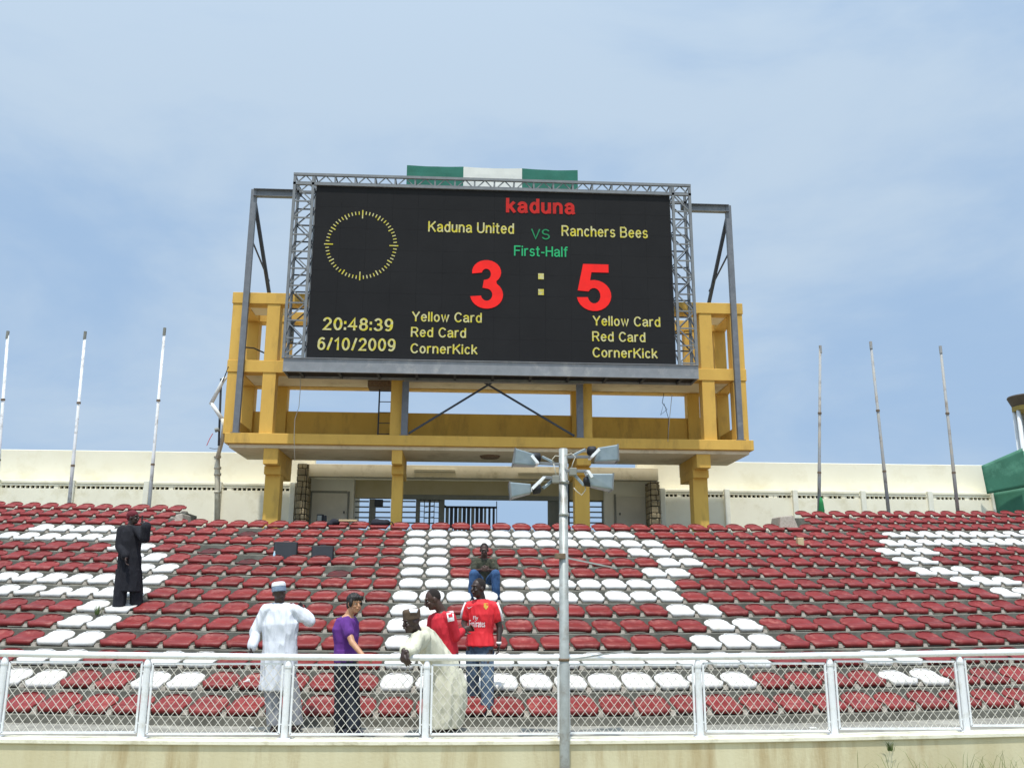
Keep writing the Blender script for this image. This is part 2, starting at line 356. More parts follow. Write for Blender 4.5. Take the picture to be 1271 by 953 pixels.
for i in range(-2,14):
    Y=rowY(i); X0=at(REF[i],VR[i],Y).x
    L=[]
    for k in range(-60,60):
        X=X0+k*.48; dy,dz=cyz(X); P=Vector((X,Y+dy,rowS(i)+dz+.001)); 
        u,v=pix(P+Vector((0,0,.1)))
        if u<-420 or u>1690: continue
        if i<0 and not (X<XLr-.2 or X>XRr+.15): continue
        L.append((u,P))
    L.sort(key=lambda t:t[0]); rows[i]=L
stuffb=MB(); nred=0; nwh=0
GR='red seats of the terrace'; GW='white seats of the terrace'
for i in range(13,-3,-1):
    cr=cw=0
    rn='front row' if i==13 else ordn(14-i)+' row from front'
    for (u,P) in rows[i]:
        off=u<-28 or u>1298; white=not off and any(a<=u<=c for a,c in WH.get(i,[])); wreck=any(r==i and abs(u-uu)<13 for r,uu in WRECK) and not white
        ang=math.radians(-2*CA*P.x*-57.3)*1.0
        ang=math.atan(2*CA*P.x)+random.gauss(0,.022)
        tz=random.gauss(0,.004)
        if off: lab=''; k='red'
        elif white: cw+=1; lab='white plastic seat, %s white one from left, %s'%(ordn(cw),rn); k='white'
        else: cr+=1; lab='red plastic seat, %s red one from left, %s'%(ordn(cr),rn); k='red'
        if wreck and not off: k='wreck'; lab='broken flattened red seat, %s red one from left, %s'%(ordn(cr),rn)
        if off or (k=='red' and nred>=300):
            R=Matrix.Translation(P+Vector((0,0,tz)))@Matrix.Rotation(ang,4,'Z')
            for me,mi in ((SM['red'],0),(BM_,1)):
                stuffb.add([tuple(R@v.co) for v in me.vertices],[tuple(p.vertices) for p in me.polygons],mi)
            continue
        o=bpy.data.objects.new(k+'_seat' if k!='wreck' else 'broken_seat',SM[k]); C.objects.link(o); o.location=P+Vector((0,0,tz)); o.rotation_euler=(random.gauss(0,.025),random.gauss(0,.02),ang)
        tag(o,lab,'seat',GW if white else GR)
        br=bpy.data.objects.new('bracket',BM_); C.objects.link(br); br.parent=o
        if white: nwh+=1
        else: nred+=1
o=stuffb.build('red_seat_rows',[M['red'],M['bracket']],smooth=True); stuff(o); tag(o,'upper rows of red plastic seats at the back of the terrace','seats',GR)
print('seats red',nred,'white',nwh)
# ------------------------------------------------------------------ front fence
PX=[-8.33,-6.74]+[-5.15+1.59*k for k in range(8)]+[7.57,9.16]
RH=.925
fn=thing('fence',(0,YF,WT),'white pipe railing with chain-link panels along the front wall','fence')
def ztop(X): return WT+fz(X)
pts=[(X,YF,ztop(X)+RH-.035) for X in [PX[0]-.8+.5*i for i in range(39)]]
MB().tube(pts,.037,14).build('top_rail',M['rail'],fn,smooth=True)
for X in PX:
    z=ztop(X); b=MB(); b.tube([(X,YF,z),(X,YF,z+RH-.13)],.040,14); b.tube([(X,YF,z+RH-.13),(X,YF,z+RH-.10),(X,YF,z+RH-.06)],[.043,.036,.018],14)
    b.tube([(X,YF,z+RH-.15),(X,YF,z+RH-.135)],.046,14)
    b.box(X-.07,X+.07,YF-.07,YF+.07,z,z+.012); b.build('post',M['rail'],fn,smooth=False)
for a,c in zip(PX,PX[1:]):
    x0,x1=a+.062,c-.062; z0=ztop((a+c)/2)+.055; z1=ztop((a+c)/2)+RH-.115
    b=MB(); r=.011
    for p,q in (((x0,z0),(x1,z0)),((x0,z1),(x1,z1)),((x0,z0),(x0,z1)),((x1,z0),(x1,z1))): b.bar((p[0],YF,p[1]),(q[0],YF,q[1]),.022,.022,up=Vector((0,1,0)))
    for zz in (z0+.1,z1-.1):
        for xx,d in ((x0,-1),(x1,1)): b.bar((xx,YF,zz),(xx+d*.05,YF,zz),.014)
    fr=b.build('panel_frame',M['rail'],fn)
    b=MB(); H=z1-z0; W=x1-x0; pitch=.098; slope=1.22; w_=.0036
    ph=random.random()*pitch
    for s_ in (1,-1):
        k=-int(H/slope/pitch)-1
        while k*pitch< W+H/slope:
            xb=x0+k*pitch+ph if s_==1 else x0+k*pitch+ph
            # wire from bottom (xb,z0) going up with dx/dz = s/slope ; wavy in depth
            X0_,Z0_=(xb,z0); X1_,Z1_=(xb+s_*H/slope,z1)
            if s_==-1: X0_+=H/slope*0; 
            # clip to [x0,x1]
            def clip(X0_,Z0_,X1_,Z1_):
                t0,t1=0,1; dx=X1_-X0_
                for lim,sg in ((x0,1),(x1,-1)):
                    f0=(X0_-lim)*sg; f1=(X1_-lim)*sg
                    if f0<0 and f1<0: return None
                    if f0<0: t0=max(t0,f0/(f0-f1))
                    if f1<0: t1=min(t1,f0/(f0-f1))
                if t1<=t0: return None
                return (X0_+dx*t0,Z0_+(Z1_-Z0_)*t0,X0_+dx*t1,Z0_+(Z1_-Z0_)*t1)
            c4=clip(X0_,Z0_,X1_,Z1_)
            if c4:
                b.tube([(c4[0],YF+s_*.004,c4[1]),(c4[2],YF+s_*.004,c4[3])],w_,5)
            k+=1
    wm=b.build('wire_mesh',M['wire'],fr); stuff(wm)
# ------------------------------------------------------------------ floodlight mast
YP=10.72
pt=at(699,557,YP); pb=at(701,953,YP); 
lm=thing('floodlight_mast',(pb.x,YP,-.5),'grey pipe mast with four silver floodlights in front of the fence','floodlight')
MB().tube([(pb.x,YP,-.5),(pb.x,YP,pb.z),pt],[.060,.058,.052],20).build('pole',M['galv'],lm,smooth=True)
MB().tube([pt,pt+Vector((0,0,.004))],.05,20).build('pole_cap',M['galv'],lm)
for v in (600,640,820): 
    p=at(700,v,YP); MB().tube([p,p+Vector((0,0,.03))],.062,20).build('clamp_band',M['rust'] if v==820 else M['galv'],lm,smooth=True)
p=at(696,690,YP); MB().box(p.x-.07,p.x+.05,YP-.07,YP+.05,p.z-.03,p.z+.03).build('clamp_band',M['rust'],lm,bevel=.005)
MB().bar(at(703,692,YP),at(766,705,YP-.15),.018).build('step_rod',M['galv'],lm)
MB().bar(at(703,819,YP),at(774,808,YP-.15),.018).build('step_rod',M['galv'],lm)
def Z(X,Y): return 610+X/7.06, 540+Y/7.06
def lamp(quad, yo, black, br0, br1, arm0, arm1, bar0, bar1, boxc=None):
    # quad: narrow-top, wide-top, wide-bottom, narrow-bottom in zoomed px
    q=[at(*Z(*p),YP+yo) for p in quad]
    par_=lm
    ctr=sum((Vector(p) for p in q),Vector())/4
    D=.145
    b=MB(); vs=[]
    for (p,dd) in zip(q,(.07,D,D,.07)):
        pass
    nt_,wt_,wb_,nb_=q
    mid_t=(nt_+wt_)/2; 
    vs=[nt_+Vector((0,-.075,-.01)),wt_+Vector((0,-D,0)),wb_+Vector((0,-D,0)),nb_+Vector((0,-.075,.01)),
        nt_+Vector((0,.075,-.01)),wt_+Vector((0,D,0)),wb_+Vector((0,D,0)),nb_+Vector((0,.075,.01))]
    b.add(vs,[(0,1,2,3),(7,6,5,4),(0,4,5,1),(1,5,6,2),(2,6,7,3),(3,7,4,0)])
    h=b.build('lamp_housing',M['housing'],par_,bevel=.016,bseg=3)
    # ribs and rim
    e=(wt_-wb_); out=(wt_-nt_).normalized()
    b=MB(); b.bar(wt_+Vector((0,-D,0)),wb_+Vector((0,-D,0)),.014); b.bar(wt_+Vector((0,D,0)),wb_+Vector((0,D,0)),.014)
    b.bar(wt_+Vector((0,-D,0)),wt_+Vector((0,D,0)),.014); b.bar(wb_+Vector((0,-D,0)),wb_+Vector((0,D,0)),.014)
    b.build('housing_rim',M['lat'],h)
    bc=at(*Z(*black),YP+yo); b=MB(); d=(bc-(wt_+wb_)/2).normalized()
    b.tube([bc-d*.055,bc-d*.03,bc+d*.03,bc+d*.045],[.058,.062,.055,.035],14); b.build('lamp_cap',M['black'],par_,smooth=True)
    for s_ in (-1,1):
        MB().bar(at(*Z(*br0),YP+yo)+Vector((0,s_*.115,0)),at(*Z(*br1),YP+yo)+Vector((0,s_*.115,0)),.012,.034).build('yoke',M['rail'],par_,bevel=.003)
    MB().bar(at(*Z(*br1),YP+yo)+Vector((0,-.12,0)),at(*Z(*br1),YP+yo)+Vector((0,.12,0)),.03,.012).build('yoke_crossbar',M['rail'],par_)
    MB().bar(at(*Z(*arm0),YP+yo*.3-.06),at(*Z(*arm1),YP+yo),.03,.034).build('arm',M['lat'],par_,bevel=.003)
    MB().bar(at(*Z(*bar0),YP+yo*.5),at(*Z(*bar1),YP+yo),.04,.03).build('brace',M['housing'],par_,bevel=.003)
    if boxc:
        p=at(*Z(*boxc),YP-.08); MB().box(p.x-.045,p.x+.045,p.y-.05,p.y+.03,p.z-.045,p.z+.045).build('junction_box',M['gpost'],par_,bevel=.008)
lamp([(375,165),(205,130),(185,265),(385,283)],.12,(400,195),(345,190),(400,255),(600,255),(405,245),(540,235),(445,190))
lamp([(920,110),(1092,98),(1098,235),(905,245)],.12,(870,138),(935,135),(870,200),(650,190),(870,190),(710,180),(820,125))
lamp([(345,425),(155,422),(168,558),(345,520)],-.12,(400,470),(350,480),(455,378),(600,380),(460,368),(530,400),(450,465),(560,388))
lamp([(835,335),(1053,350),(1045,488),(865,460)],-.12,(838,405),(872,380),(835,322),(650,312),(835,315),(730,350),(812,440),(712,322))
for P_ in ([(545,240),(530,215),(560,180),(600,185)],[(640,180),(700,160),(735,190),(715,240),(700,290)],[(545,250),(555,300),(570,355)],[(820,440),(825,480),(790,525),(745,490),(720,460)]):
    MB().tube([at(*Z(*p),YP-.10) for p in P_],.006,6).build('cable',M['cable'],lm,smooth=True)
# ------------------------------------------------------------------ concrete tower carrying the scoreboard
YC=23.5; YB=25.15; CW=.35
tw=thing('scoreboard_tower',(at(600,650,YC).x,YC,rowS(0)),'ochre yellow concrete frame holding up the scoreboard','tower')
zslabT=at(600,541.5,23.35).z; 
pL=at(279,537,23.35); pR=at(935.4,546,23.35); zt=(pL.z+pR.z)/2; zb=zt-.27
def bx(name,m,x0,x1,y0,y1,z0,z1,parent=tw,bevel=.01): 
    return MB().box(min(x0,x1),max(x0,x1),y0,y1,z0,z1).build(name,m,parent,bevel=bevel)
bx('edge_beam',M['yellow'],pL.x,pR.x,23.35,23.62,zb,zt)
bx('edge_beam',M['yellow'],pL.x,pL.x+.25,23.622,25.55,zb,zt); bx('edge_beam',M['yellow'],pR.x-.25,pR.x,23.622,25.55,zb,zt)
bx('floor_slab',M['under'],pL.x+.10,pR.x-.10,23.46,25.52,zb-.10,zb-.002)
bx('floor_slab',M['under'],pL.x+.252,pR.x-.252,23.622,25.55,zb,zt-.01)
zroof=at(600,370.5,YC).z; zmidT=at(320,446,YC).z; zmidB=at(320,461.5,YC).z
ztopL=(at(300,362,YC).z+at(905,377.5,YC).z)/2; ztopB=(at(300,376,YC).z+at(905,390.5,YC).z)/2
zmT=(at(320,446,YC).z+at(890,459,YC).z)/2; zmB=(at(320,461.5,YC).z+at(890,473,YC).z)/2
xo=at(290.4,362,YC).x; xo2=at(920.4,378.6,YC).x
xs2=at(332,380,YC).x; xs3=at(883,392,YC).x
xc1=at(484.6,505,YC).x; xc2=at(735,505,YC).x-CW
cols=[(xo,0),(xs2,0),(xc1,1),(xc2,1),(xs3-CW,0),(xo2-CW,0)]
for x,short in cols:
    for y in (YC,YB):
        bx('column',M['yellow'],x,x+CW,y,y+CW,zt-.005,zmB)
        if not short: bx('column',M['yellow'],x,x+CW,y,y+CW,zmT,ztopB)
for y in (YC,YB):
    bx('beam',M['yellow'],xo-.02,xo2+.02,y-.02,y+CW+.02,zmB,zmT)
    bx('beam',M['yellow'],xo-.02,xo2+.02,y-.02,y+CW+.02,ztopB,ztopL)
for x in (xo,xo2-CW):
    bx('beam',M['yellow'],x,x+CW,YC+CW+.021,YB-.021,zmB,zmT); bx('beam',M['yellow'],x,x+CW,YC+CW+.021,YB-.021,ztopB,ztopL)
    bx('side_parapet',M['yellow'],x+.06,x+CW-.06,YC+CW,YB,zt,at(1000,511,YB).z*0+zt+.42,bevel=.005)
bx('floor_slab',M['under'],xo+CW,xo2-CW,YC+CW+.02,YB-.02,zmB+.02,zmT-.05)
bx('floor_slab',M['under'],xo+CW,xs2+CW,YC+CW+.02,24.6,ztopB+.02,ztopL-.03); bx('floor_slab',M['under'],xs3-CW,xo2-CW,YC+CW+.02,24.6,ztopB+.02,ztopL-.03)
zpar=(at(400,511,YB+.1).z+at(800,517,YB+.1).z)/2
for a,c in zip(cols,cols[1:]): bx('parapet',M['yellow'],a[0]+CW,c[0],YB+.1,YB+.28,zt-.01,zpar+random.uniform(-.03,.03))
zg=rowS(0)
for (ua,ub,wd) in ((327,346,.40),(485.5,499,.29),(713.5,733.5,.40),(861,881,.40)):
    xa=at(ua,620,23.92).x; xm=xa+wd/2
    bx('pier',M['yellow'],xa,xa+wd,23.92,23.92+wd*1.05,zg-.3,zb-.4)
    hz_=at(330,575.5,23.5).z if ua<400 else at(860,578,23.5).z
    hz_={327:at(330,575.5,23.45).z,485.5:at(490,575.5,23.45).z,713.5:at(722,577,23.45).z,861:at(885,580.5,23.45).z}[ua]
    bx('haunch',M['yellow'],xm-wd*.47,xm+wd*.47,23.48,25.45,hz_,zb-.101)
    bx('haunch',M['yellow'],xm-wd*.53,xm+wd*.53,23.80,25.3,hz_-.22,hz_-.002)
# soffit lamp
p=at(608,568,24.3); MB().tube([(p.x,24.3,zb-.102),(p.x,24.3,zb-.16)],[.28,.24],20).build('soffit_lamp',M['rust'],tw)
# ladder in the lower storey
pl=at(469,540,24.6)
ld=thing('ladder',(pl.x,24.6,zt),'dark steel access ladder behind the tower column, below the screen','ladder')
zl=zmB
for dx in (0,.36): MB().box(pl.x+dx-.02,pl.x+dx+.02,24.58,24.62,zt,zl).build('side_rail',M['dksteel'],ld)
k=0
z=zt+.25
while z<zl-.1: MB().tube([(pl.x,24.6,z),(pl.x+.36,24.6,z)],.012,8).build('rung',M['dksteel'],ld); z+=.3
a=at(457,474,24.3); c=at(485,481,24.3); MB().box(a.x,c.x,24.2,24.8,c.z,zmB-.002).build('hatch_surround',M['rust'],ld)
# ------------------------------------------------------------------ scoreboard
YS=22.62
sTL=at(391.1,229,YS); sBR=at(837.9,453.2,YS); sBL=at(382.6,444.4,YS); sTR=at(831.8,244,YS)
X0=(sTL.x+sBL.x)/2; X1=(sTR.x+sBR.x)/2; Z1=(sTL.z+sTR.z)/2; Z0=(sBL.z+sBR.z)/2
print('screen',X0,X1,Z0,Z1, sTL,sBR)
sb=thing('scoreboard',((X0+X1)/2,YS+.4,Z0),'large black electronic scoreboard showing 3 : 5 in a grey steel frame','scoreboard')
MB().box(X0+.01,X1-.01,YS+.055,YS+.62,Z0-.02,Z1+.02).build('cabinet',M['black'],sb)
NX,NZ=14,8; pw=(X1-X0)/NX; phh=(Z1-Z0)/NZ
pm=MB().box(.0012,pw-.0012,0,.05,.0012,phh-.0012).mesh('display_panel',M['screen'])
for i in range(NX):
    for j in range(NZ): inst(pm,'display_panel',(X0+i*pw,YS+.004,Z0+j*phh),sb)
# LED picture: letters laid on the face of the screen
def scr(u,v): return at(u,v,YS-.006)
def arc(cx_,cy_,rx_,ry_,a0,a1,n=10): return [(cx_+rx_*math.cos(math.radians(a0+(a1-a0)*i/n)),cy_+ry_*math.sin(math.radians(a0+(a1-a0)*i/n))) for i in range(n+1)]
XH=.72
GL={'K':(.62,[[(0,0),(0,1)],[(.60,1),(.05,.42)],[(.22,.60),(.63,0)]]),'U':(.62,[[(0,1)]+arc(.3,.3,.3,.3,180,360)+[(.6,1)]]),'R':(.62,[[(0,0),(0,1)],[(0,1),(.35,1)]+arc(.36,.745,.22,.255,90,-90)+[(0,.49)],[(.34,.49),(.60,0)]]),
'B':(.60,[[(0,0),(0,1)],[(0,1),(.34,1)]+arc(.34,.765,.2,.235,90,-90)+[(0,.53)],[(.3,.53)]+arc(.34,.265,.25,.265,90,-90)+[(0,0)]]),'V':(.64,[[(0,1),(.32,0),(.64,1)]]),'S':(.58,[arc(.29,.74,.26,.26,30,180)+arc(.29,.74,.26,.24,190,250,4)+arc(.29,.26,.28,.25,60,0,5)+arc(.29,.26,.28,.26,-10,-155)]),
'F':(.52,[[(0,0),(0,1)],[(0,1),(.54,1)],[(0,.53),(.46,.53)]]),'H':(.6,[[(0,0),(0,1)],[(.6,0),(.6,1)],[(0,.53),(.6,.53)]]),'Y':(.64,[[(0,1),(.32,.45),(.32,0)],[(.64,1),(.32,.45)]]),'C':(.64,[arc(.35,.5,.33,.5,40,320,16)]),
'a':(.48,[arc(.23,.50,.22,.22,160,0,8)+[(.45,.1),(.49,0)],[(.45,.42),(.2,.37)]+arc(.18,.19,.17,.19,100,290,8)+[(.38,.08),(.45,.2)]]),'d':(.48,[[(.46,0),(.46,1)],arc(.24,.36,.23,.36,30,330,14)]),'u':(.46,[[(0,XH)]+arc(.2,.22,.2,.22,180,300,7)+[(.44,.22)],[(.44,0),(.44,XH)]]),
'n':(.46,[[(0,0),(0,XH)],[(0,.45)]+arc(.23,.48,.21,.24,130,0,7)+[(.44,0)]]),'i':(.02,[[(0,0),(0,XH)],[(0,.92),(0,1.0)]]),'t':(.26,[[(.1,.95),(.1,.14)]+arc(.2,.1,.1,.1,180,270,4)+[(.26,0)],[(-.03,XH),(.25,XH)]]),'e':(.48,[[(.02,.38),(.46,.38)]+arc(.24,.36,.23,.36,5,320,14)]),
'c':(.44,[arc(.23,.36,.22,.36,45,315,12)]),'h':(.46,[[(0,0),(0,1)],[(0,.45)]+arc(.23,.48,.21,.24,130,0,7)+[(.44,0)]]),'r':(.28,[[(0,0),(0,XH)],[(0,.42)]+arc(.2,.5,.19,.22,150,80,5)+[(.28,XH)]]),'s':(.42,[arc(.21,.53,.18,.19,30,250,9)+arc(.21,.18,.2,.19,70,-150,9)]),
'l':(.02,[[(0,0),(0,1)]]),'f':(.26,[[(.1,0),(.1,.84)]+arc(.2,.86,.1,.14,180,90,4)+[(.27,1)],[(-.03,XH),(.25,XH)]]),'o':(.48,[arc(.24,.36,.23,.36,0,360,16)]),'w':(.68,[[(0,XH),(.17,0),(.34,XH),(.51,0),(.68,XH)]]),'k':(.44,[[(0,0),(0,1)],[(.40,XH),(.04,.3)],[(.16,.42),(.45,0)]]),'#':(.6,[arc(.28,.74,.25,.26,158,-80,12),arc(.29,.27,.28,.27,84,-158,14),[(.20,.535),(.33,.535)]]),'$':(.6,[[(.57,1),(.17,1),(.09,.50)],arc(.30,.31,.28,.31,138,-156,16)]),'-':(.24,[[(0,.36),(.24,.36)]]),
'/':(.28,[[(0,0),(.28,1)]]),':':(.02,[[(0,.02),(0,.14)],[(0,.56),(0,.70)]]),'0':(.5,[arc(.25,.5,.24,.5,0,360,18)]),'1':(.34,[[(.04,.76),(.24,1),(.24,0)]]),'2':(.5,[arc(.25,.72,.23,.28,165,-30,10)+[(.03,0),(.5,0)]]),'3':(.5,[arc(.24,.75,.21,.25,150,-90,10),arc(.24,.265,.25,.265,90,-155,12)]),
'4':(.52,[[(.38,0),(.38,1),(.0,.3),(.52,.3)]]),'5':(.5,[[(.46,1),(.12,1),(.05,.50)]+arc(.25,.31,.24,.31,130,-150,12)]),'6':(.5,[arc(.26,.32,.23,.32,0,360,14),[(.04,.34)]+arc(.30,.55,.26,.45,180,60,9)]),'8':(.5,[arc(.25,.76,.20,.24,0,360,14),arc(.25,.27,.24,.27,0,360,14)]),'9':(.5,[arc(.24,.68,.23,.32,0,360,14),[(.46,.66)]+arc(.20,.45,.26,.45,0,-120,9)])}
def glyphs(s,wd):
    b=MB(); x=0; wd=wd or .14; k=0
    for ch in s:
        if ch==' ': x+=.40; continue
        w_,st=GL[ch]
        for pl in st:
            k+=1; zz=.0004*(k%5); n=len(pl); P_=[Vector((p[0]+x,p[1],0)) for p in pl]; o=len(b.v); closed=(P_[0]-P_[-1]).length<1e-4
            for i,p in enumerate(P_):
                a=P_[i-1] if i>0 else (P_[-2] if closed else None); c_=P_[i+1] if i<n-1 else (P_[1] if closed else None)
                d1=(p-a).normalized() if a is not None else (c_-p).normalized(); d2=(c_-p).normalized() if c_ is not None else d1
                n1=Vector((-d1.y,d1.x,0)); n2=Vector((-d2.y,d2.x,0)); m_=(n1+n2); m_=m_.normalized() if m_.length>.1 else n1; m_*=min(1/max(m_.dot(n1),.3),1.8)*wd/2
                e=Vector((0,0,0))
                if not closed and i==0: e=-d1*wd*.35
                if not closed and i==n-1: e=d1*wd*.35
                b.v+= [tuple(p+m_+e+Vector((0,0,zz))),tuple(p-m_+e+Vector((0,0,zz)))]
            for i in range(n-1): b.f.append((o+2*i,o+2*i+1,o+2*i+3,o+2*i+2)); b.m.append(0)
        x+=w_+wd+.10
    me=bpy.data.meshes.new('t'); me.from_pydata(b.v,[],b.f); return me
def text(s, u0,u1,vc_,hpx, m, bold=0., name='lettering'):
    """letters spanning u0..u1 with middle of capitals at vc (row at u0..u1), cap height hpx"""
    me=glyphs(s,bold)
    xs=[v.co.x for v in me.vertices]; ys=[v.co.y for v in me.vertices]
    x0,x1=min(xs),max(xs); 
    a=scr(u0,vc_); c=scr(u1,vc_); sx=(c.x-a.x)/(x1-x0)
    hz_=(scr((u0+u1)/2,vc_-hpx/2)-scr((u0+u1)/2,vc_+hpx/2)).z
    CAPH=1.0
    if 1: y0=min(ys); sz=hz_/(1.0+(bold or .14)); y0=-(bold or .14)/2
    elif 0: y0=min(ys); sz=hz_/(max(ys)-y0)
    else: y0=0; sz=hz_/CAPH
    zb_=scr((u0+u1)/2,vc_+hpx/2).z
    for v in me.vertices:
        v.co=Vector((a.x+(v.co.x-x0)*sx, YS-.006-v.co.z, zb_+(v.co.y-y0)*sz))
    me.materials.append(m); me.name=name
    ob=bpy.data.objects.new(name,me); C.objects.link(ob); par(ob,sb); return ob
text('kaduna',628,714,256,19,M['ledR2'],.22)
text('Kaduna United',531.5,638,282.5,13.5,M['ledY'],.16); text('VS',659,682.5,290.8,13,M['ledG'],.13)
text('Ranchers Bees',697,804,287.8,13.5,M['ledY'],.16); text('First-Half',638,704.5,312,13,M['ledC'],.15)
def digit(poly,u0,u1,vc_,hpx):
    a=scr(u0,vc_); c=scr(u1,vc_); xs=[p[0] for p in poly]; ys=[p[1] for p in poly]
    zt_=scr((u0+u1)/2,vc_-hpx/2).z; zb_=scr((u0+u1)/2,vc_+hpx/2).z; b=MB()
    for e in (0,.003):
        for x,y in poly: b.v.append((a.x+(c.x-a.x)*(x-min(xs))/(max(xs)-min(xs)),YS-.005-e,zb_+(zt_-zb_)*(y-min(ys))/(max(ys)-min(ys))))
    n=len(poly); b.f.append(tuple(range(n,2*n))); b.m.append(0)
    for i in range(n): b.f.append((i,(i+1)%n,n+(i+1)%n,n+i)); b.m.append(0)
    b.build('digit',M['ledR'],sb)
digit(arc(.27,.75,.245,.25,188,-48,16)+arc(.275,.285,.275,.285,52,-172,18)+arc(.275,.285,.095,.125,190,435,12)+[(.205,.425),(.225,.585)]+arc(.265,.71,.078,.112,-75,165,10),584,624.5,353,60)
digit([(.52,1),(.52,.825),(.25,.825),(.228,.655)]+arc(.285,.33,.27,.33,104,-172,18)+arc(.285,.325,.10,.165,192,508,14)+[(.03,.43),(.12,1)],716,758.5,357,58)
text('Yellow Card',511,598,393.6,12.5,M['ledY'],.16); text('Red Card',510,578.5,412.6,12.5,M['ledY'],.16); text('CornerKick',509.5,593,433,12.5,M['ledY'],.16)
text('Yellow Card',735.5,819.5,398.8,12.5,M['ledY'],.16); text('Red Card',735,801,418,12.5,M['ledY'],.16); text('CornerKick',735.5,816.5,438,12.5,M['ledY'],.16)
text('20:48:39',400,488,402.5,16,M['ledY'],.17); text('6/10/2009',394,491,427.3,16,M['ledY'],.17)
for v,mm in ((343,M['ledY']),(362.5,M['ledY'])):
    a=scr(668,v-3.7); c=scr(675,v+3.7); MB().box(a.x,c.x,YS-.006,YS-.001,c.z,a.z).build('colon_square',mm,sb)
cc=scr(448.4,304); rx=(scr(494.5,304).x-scr(402.3,304).x)/2; rz=(scr(448,260.6).z-scr(448,347.6).z)/2
for k in range(60):
    t=2*math.pi*k/60; l=.20 if k%15==0 else (.14 if k%5==0 else .11); wd=.03 if k%5==0 else .026
    if k%15==0: ro,ri=1.0,.76
    elif k%5==0: ro,ri=.97,.83
    else: ro,ri=.965,.87
    p=Vector((cc.x+rx*ro*math.sin(t),YS-.004,cc.z+rz*ro*math.cos(t))); q=Vector((cc.x+rx*ri*math.sin(t),YS-.004,cc.z+rz*ri*math.cos(t)))
    MB().bar(p,q,.004,wd,up=Vector((0,1,0))).build('clock_tick',M['ledY'],sb) if False else MB().bar(p,q,wd,.004,up=Vector((0,1,0))).build('clock_tick',M['ledY'],sb)
# steel frame round the screen
def avg(*p): return sum(p)/len(p)
XA=avg(at(365.3,217,YS).x,at(353.5,443,YS).x); XB=avg(at(854,233,YS).x,at(866,454,YS).x)
ZT=avg(at(365,216,YS).z,at(855,232,YS).z); 
YT0,YT1=YS-.02,YS+.5
def truss_side(xo_,xi_,name='side_truss'):
    b=MB()
    for x in (xo_,xi_):
        for y in (YT0,YT1): b.box(x-.035,x+.035,y-.035,y+.035,Z0-.02,ZT-.06)
    t=b.build(name,M['lat'],sb); n=10; H=(Z1-Z0)/n
    for k in range(n+1):
        z=Z0+.05+k*H*.99
        for y,mm in ((YT0,M['lat']),(YT1,M['dksteel'])):
            MB().bar((xo_+.036,y,z),(xi_-.036 if xi_>xo_ else xi_+.036,y,z),.035,.035,up=Vector((0,1,0))).build('lattice_bar',mm,t)
            if k<n:
                a,c=((xo_,z),(xi_,z+H)) if (k%2==0)==(xo_<xi_) else ((xi_,z),(xo_,z+H))
                MB().bar((a[0],y+.005,a[1]),(c[0],y+.005,c[1]),.03,.03,up=Vector((0,1,0))).build('lattice_bar',mm,t)
        for x in (xo_,xi_): MB().bar((x,YT0+.04,z),(x,YT1-.04,z+(H if k<n else 0)),.025).build('lattice_bar',M['dksteel'],t)
truss_side(XA,X0-.09); truss_side(XB,X1+.09)
zt1,zt0=ZT,ZT-.27
b=MB()
for y in (YT0,YT1):
    for z in (zt1,zt0): b.box(XA-.04,XB+.04,y-.035,y+.035,z-.035,z+.035)
tt=b.build('top_truss',M['lat'],sb); n=20; W=(XB-XA)/n
for k in range(n+1):
    x=XA+k*W
    for y in (YT0,YT1):
        MB().bar((x,y,zt0+.03),(x,y,zt1-.03),.045,.03,up=Vector((0,1,0))).build('lattice_bar',M['lat'],tt)
        if k<n:
            for d in (0,1):
                a=(x+W*.05,y+.006*(1+d),zt0 if d==0 else zt1); c_=(x+W*.55,y+.006*(1+d),zt1 if d==0 else zt0)
                if d==1: a=(x+W*.5,y+.012,zt1); c_=(x+W*.97,y+.012,zt0)
                MB().bar(a,c_,.026,.026,up=Vector((0,1,0))).build('lattice_bar',M['lat'],tt)
    MB().bar((x,YT0,zt1),(x,YT1,zt1),.03).build('lattice_bar',M['lat'],tt)
# white gap pieces between screen and top truss
for k in range(9):
    x=X0+.35+k*1.0*(X1-X0-.7)/9; MB().box(x,x+.26,YS+.01,YS+.03,Z1+.005,Z1+.035).build('cover_strip',M['rail'],sb)
# bottom beam
bz1=Z0-.022; bz0=avg(at(360,460,YS-.05).z,at(860,470,YS-.05).z)
bxl=at(351.5,452,YS-.05).x; bxr=at(867,463,YS-.05).x
b=MB(); b.box(bxl,bxr,YS-.06,YS-.045,bz0,bz1); b.box(bxl,bxr,YS-.09,YS+.74,bz1+.001,bz1+.016); b.box(bxl,bxr,YS-.09,YS-.02,bz0-.016,bz0-.001)
b.box(bxl,bxl+.015,YS-.04,YS+.74,bz0,bz1); b.box(bxr-.015,bxr,YS-.04,YS+.74,bz0,bz1); b.box(bxl,bxr,YS+.72,YS+.74,bz0,bz1)
b.build('bottom_beam',M['steel'],sb)
for k in range(11): x=bxl+.4+(bxr-bxl-.8)*k/10; MB().bar((x,YS-.04,bz0+.03),(x,YS+.7,bz0+.03),.06,.05).build('cross_member',M['dksteel'],sb)
MB().box(bxl+.02,bxr-.02,YS-.03,YS+.7,bz0+.06,bz0+.065).build('bottom_pan',M['black'],sb)
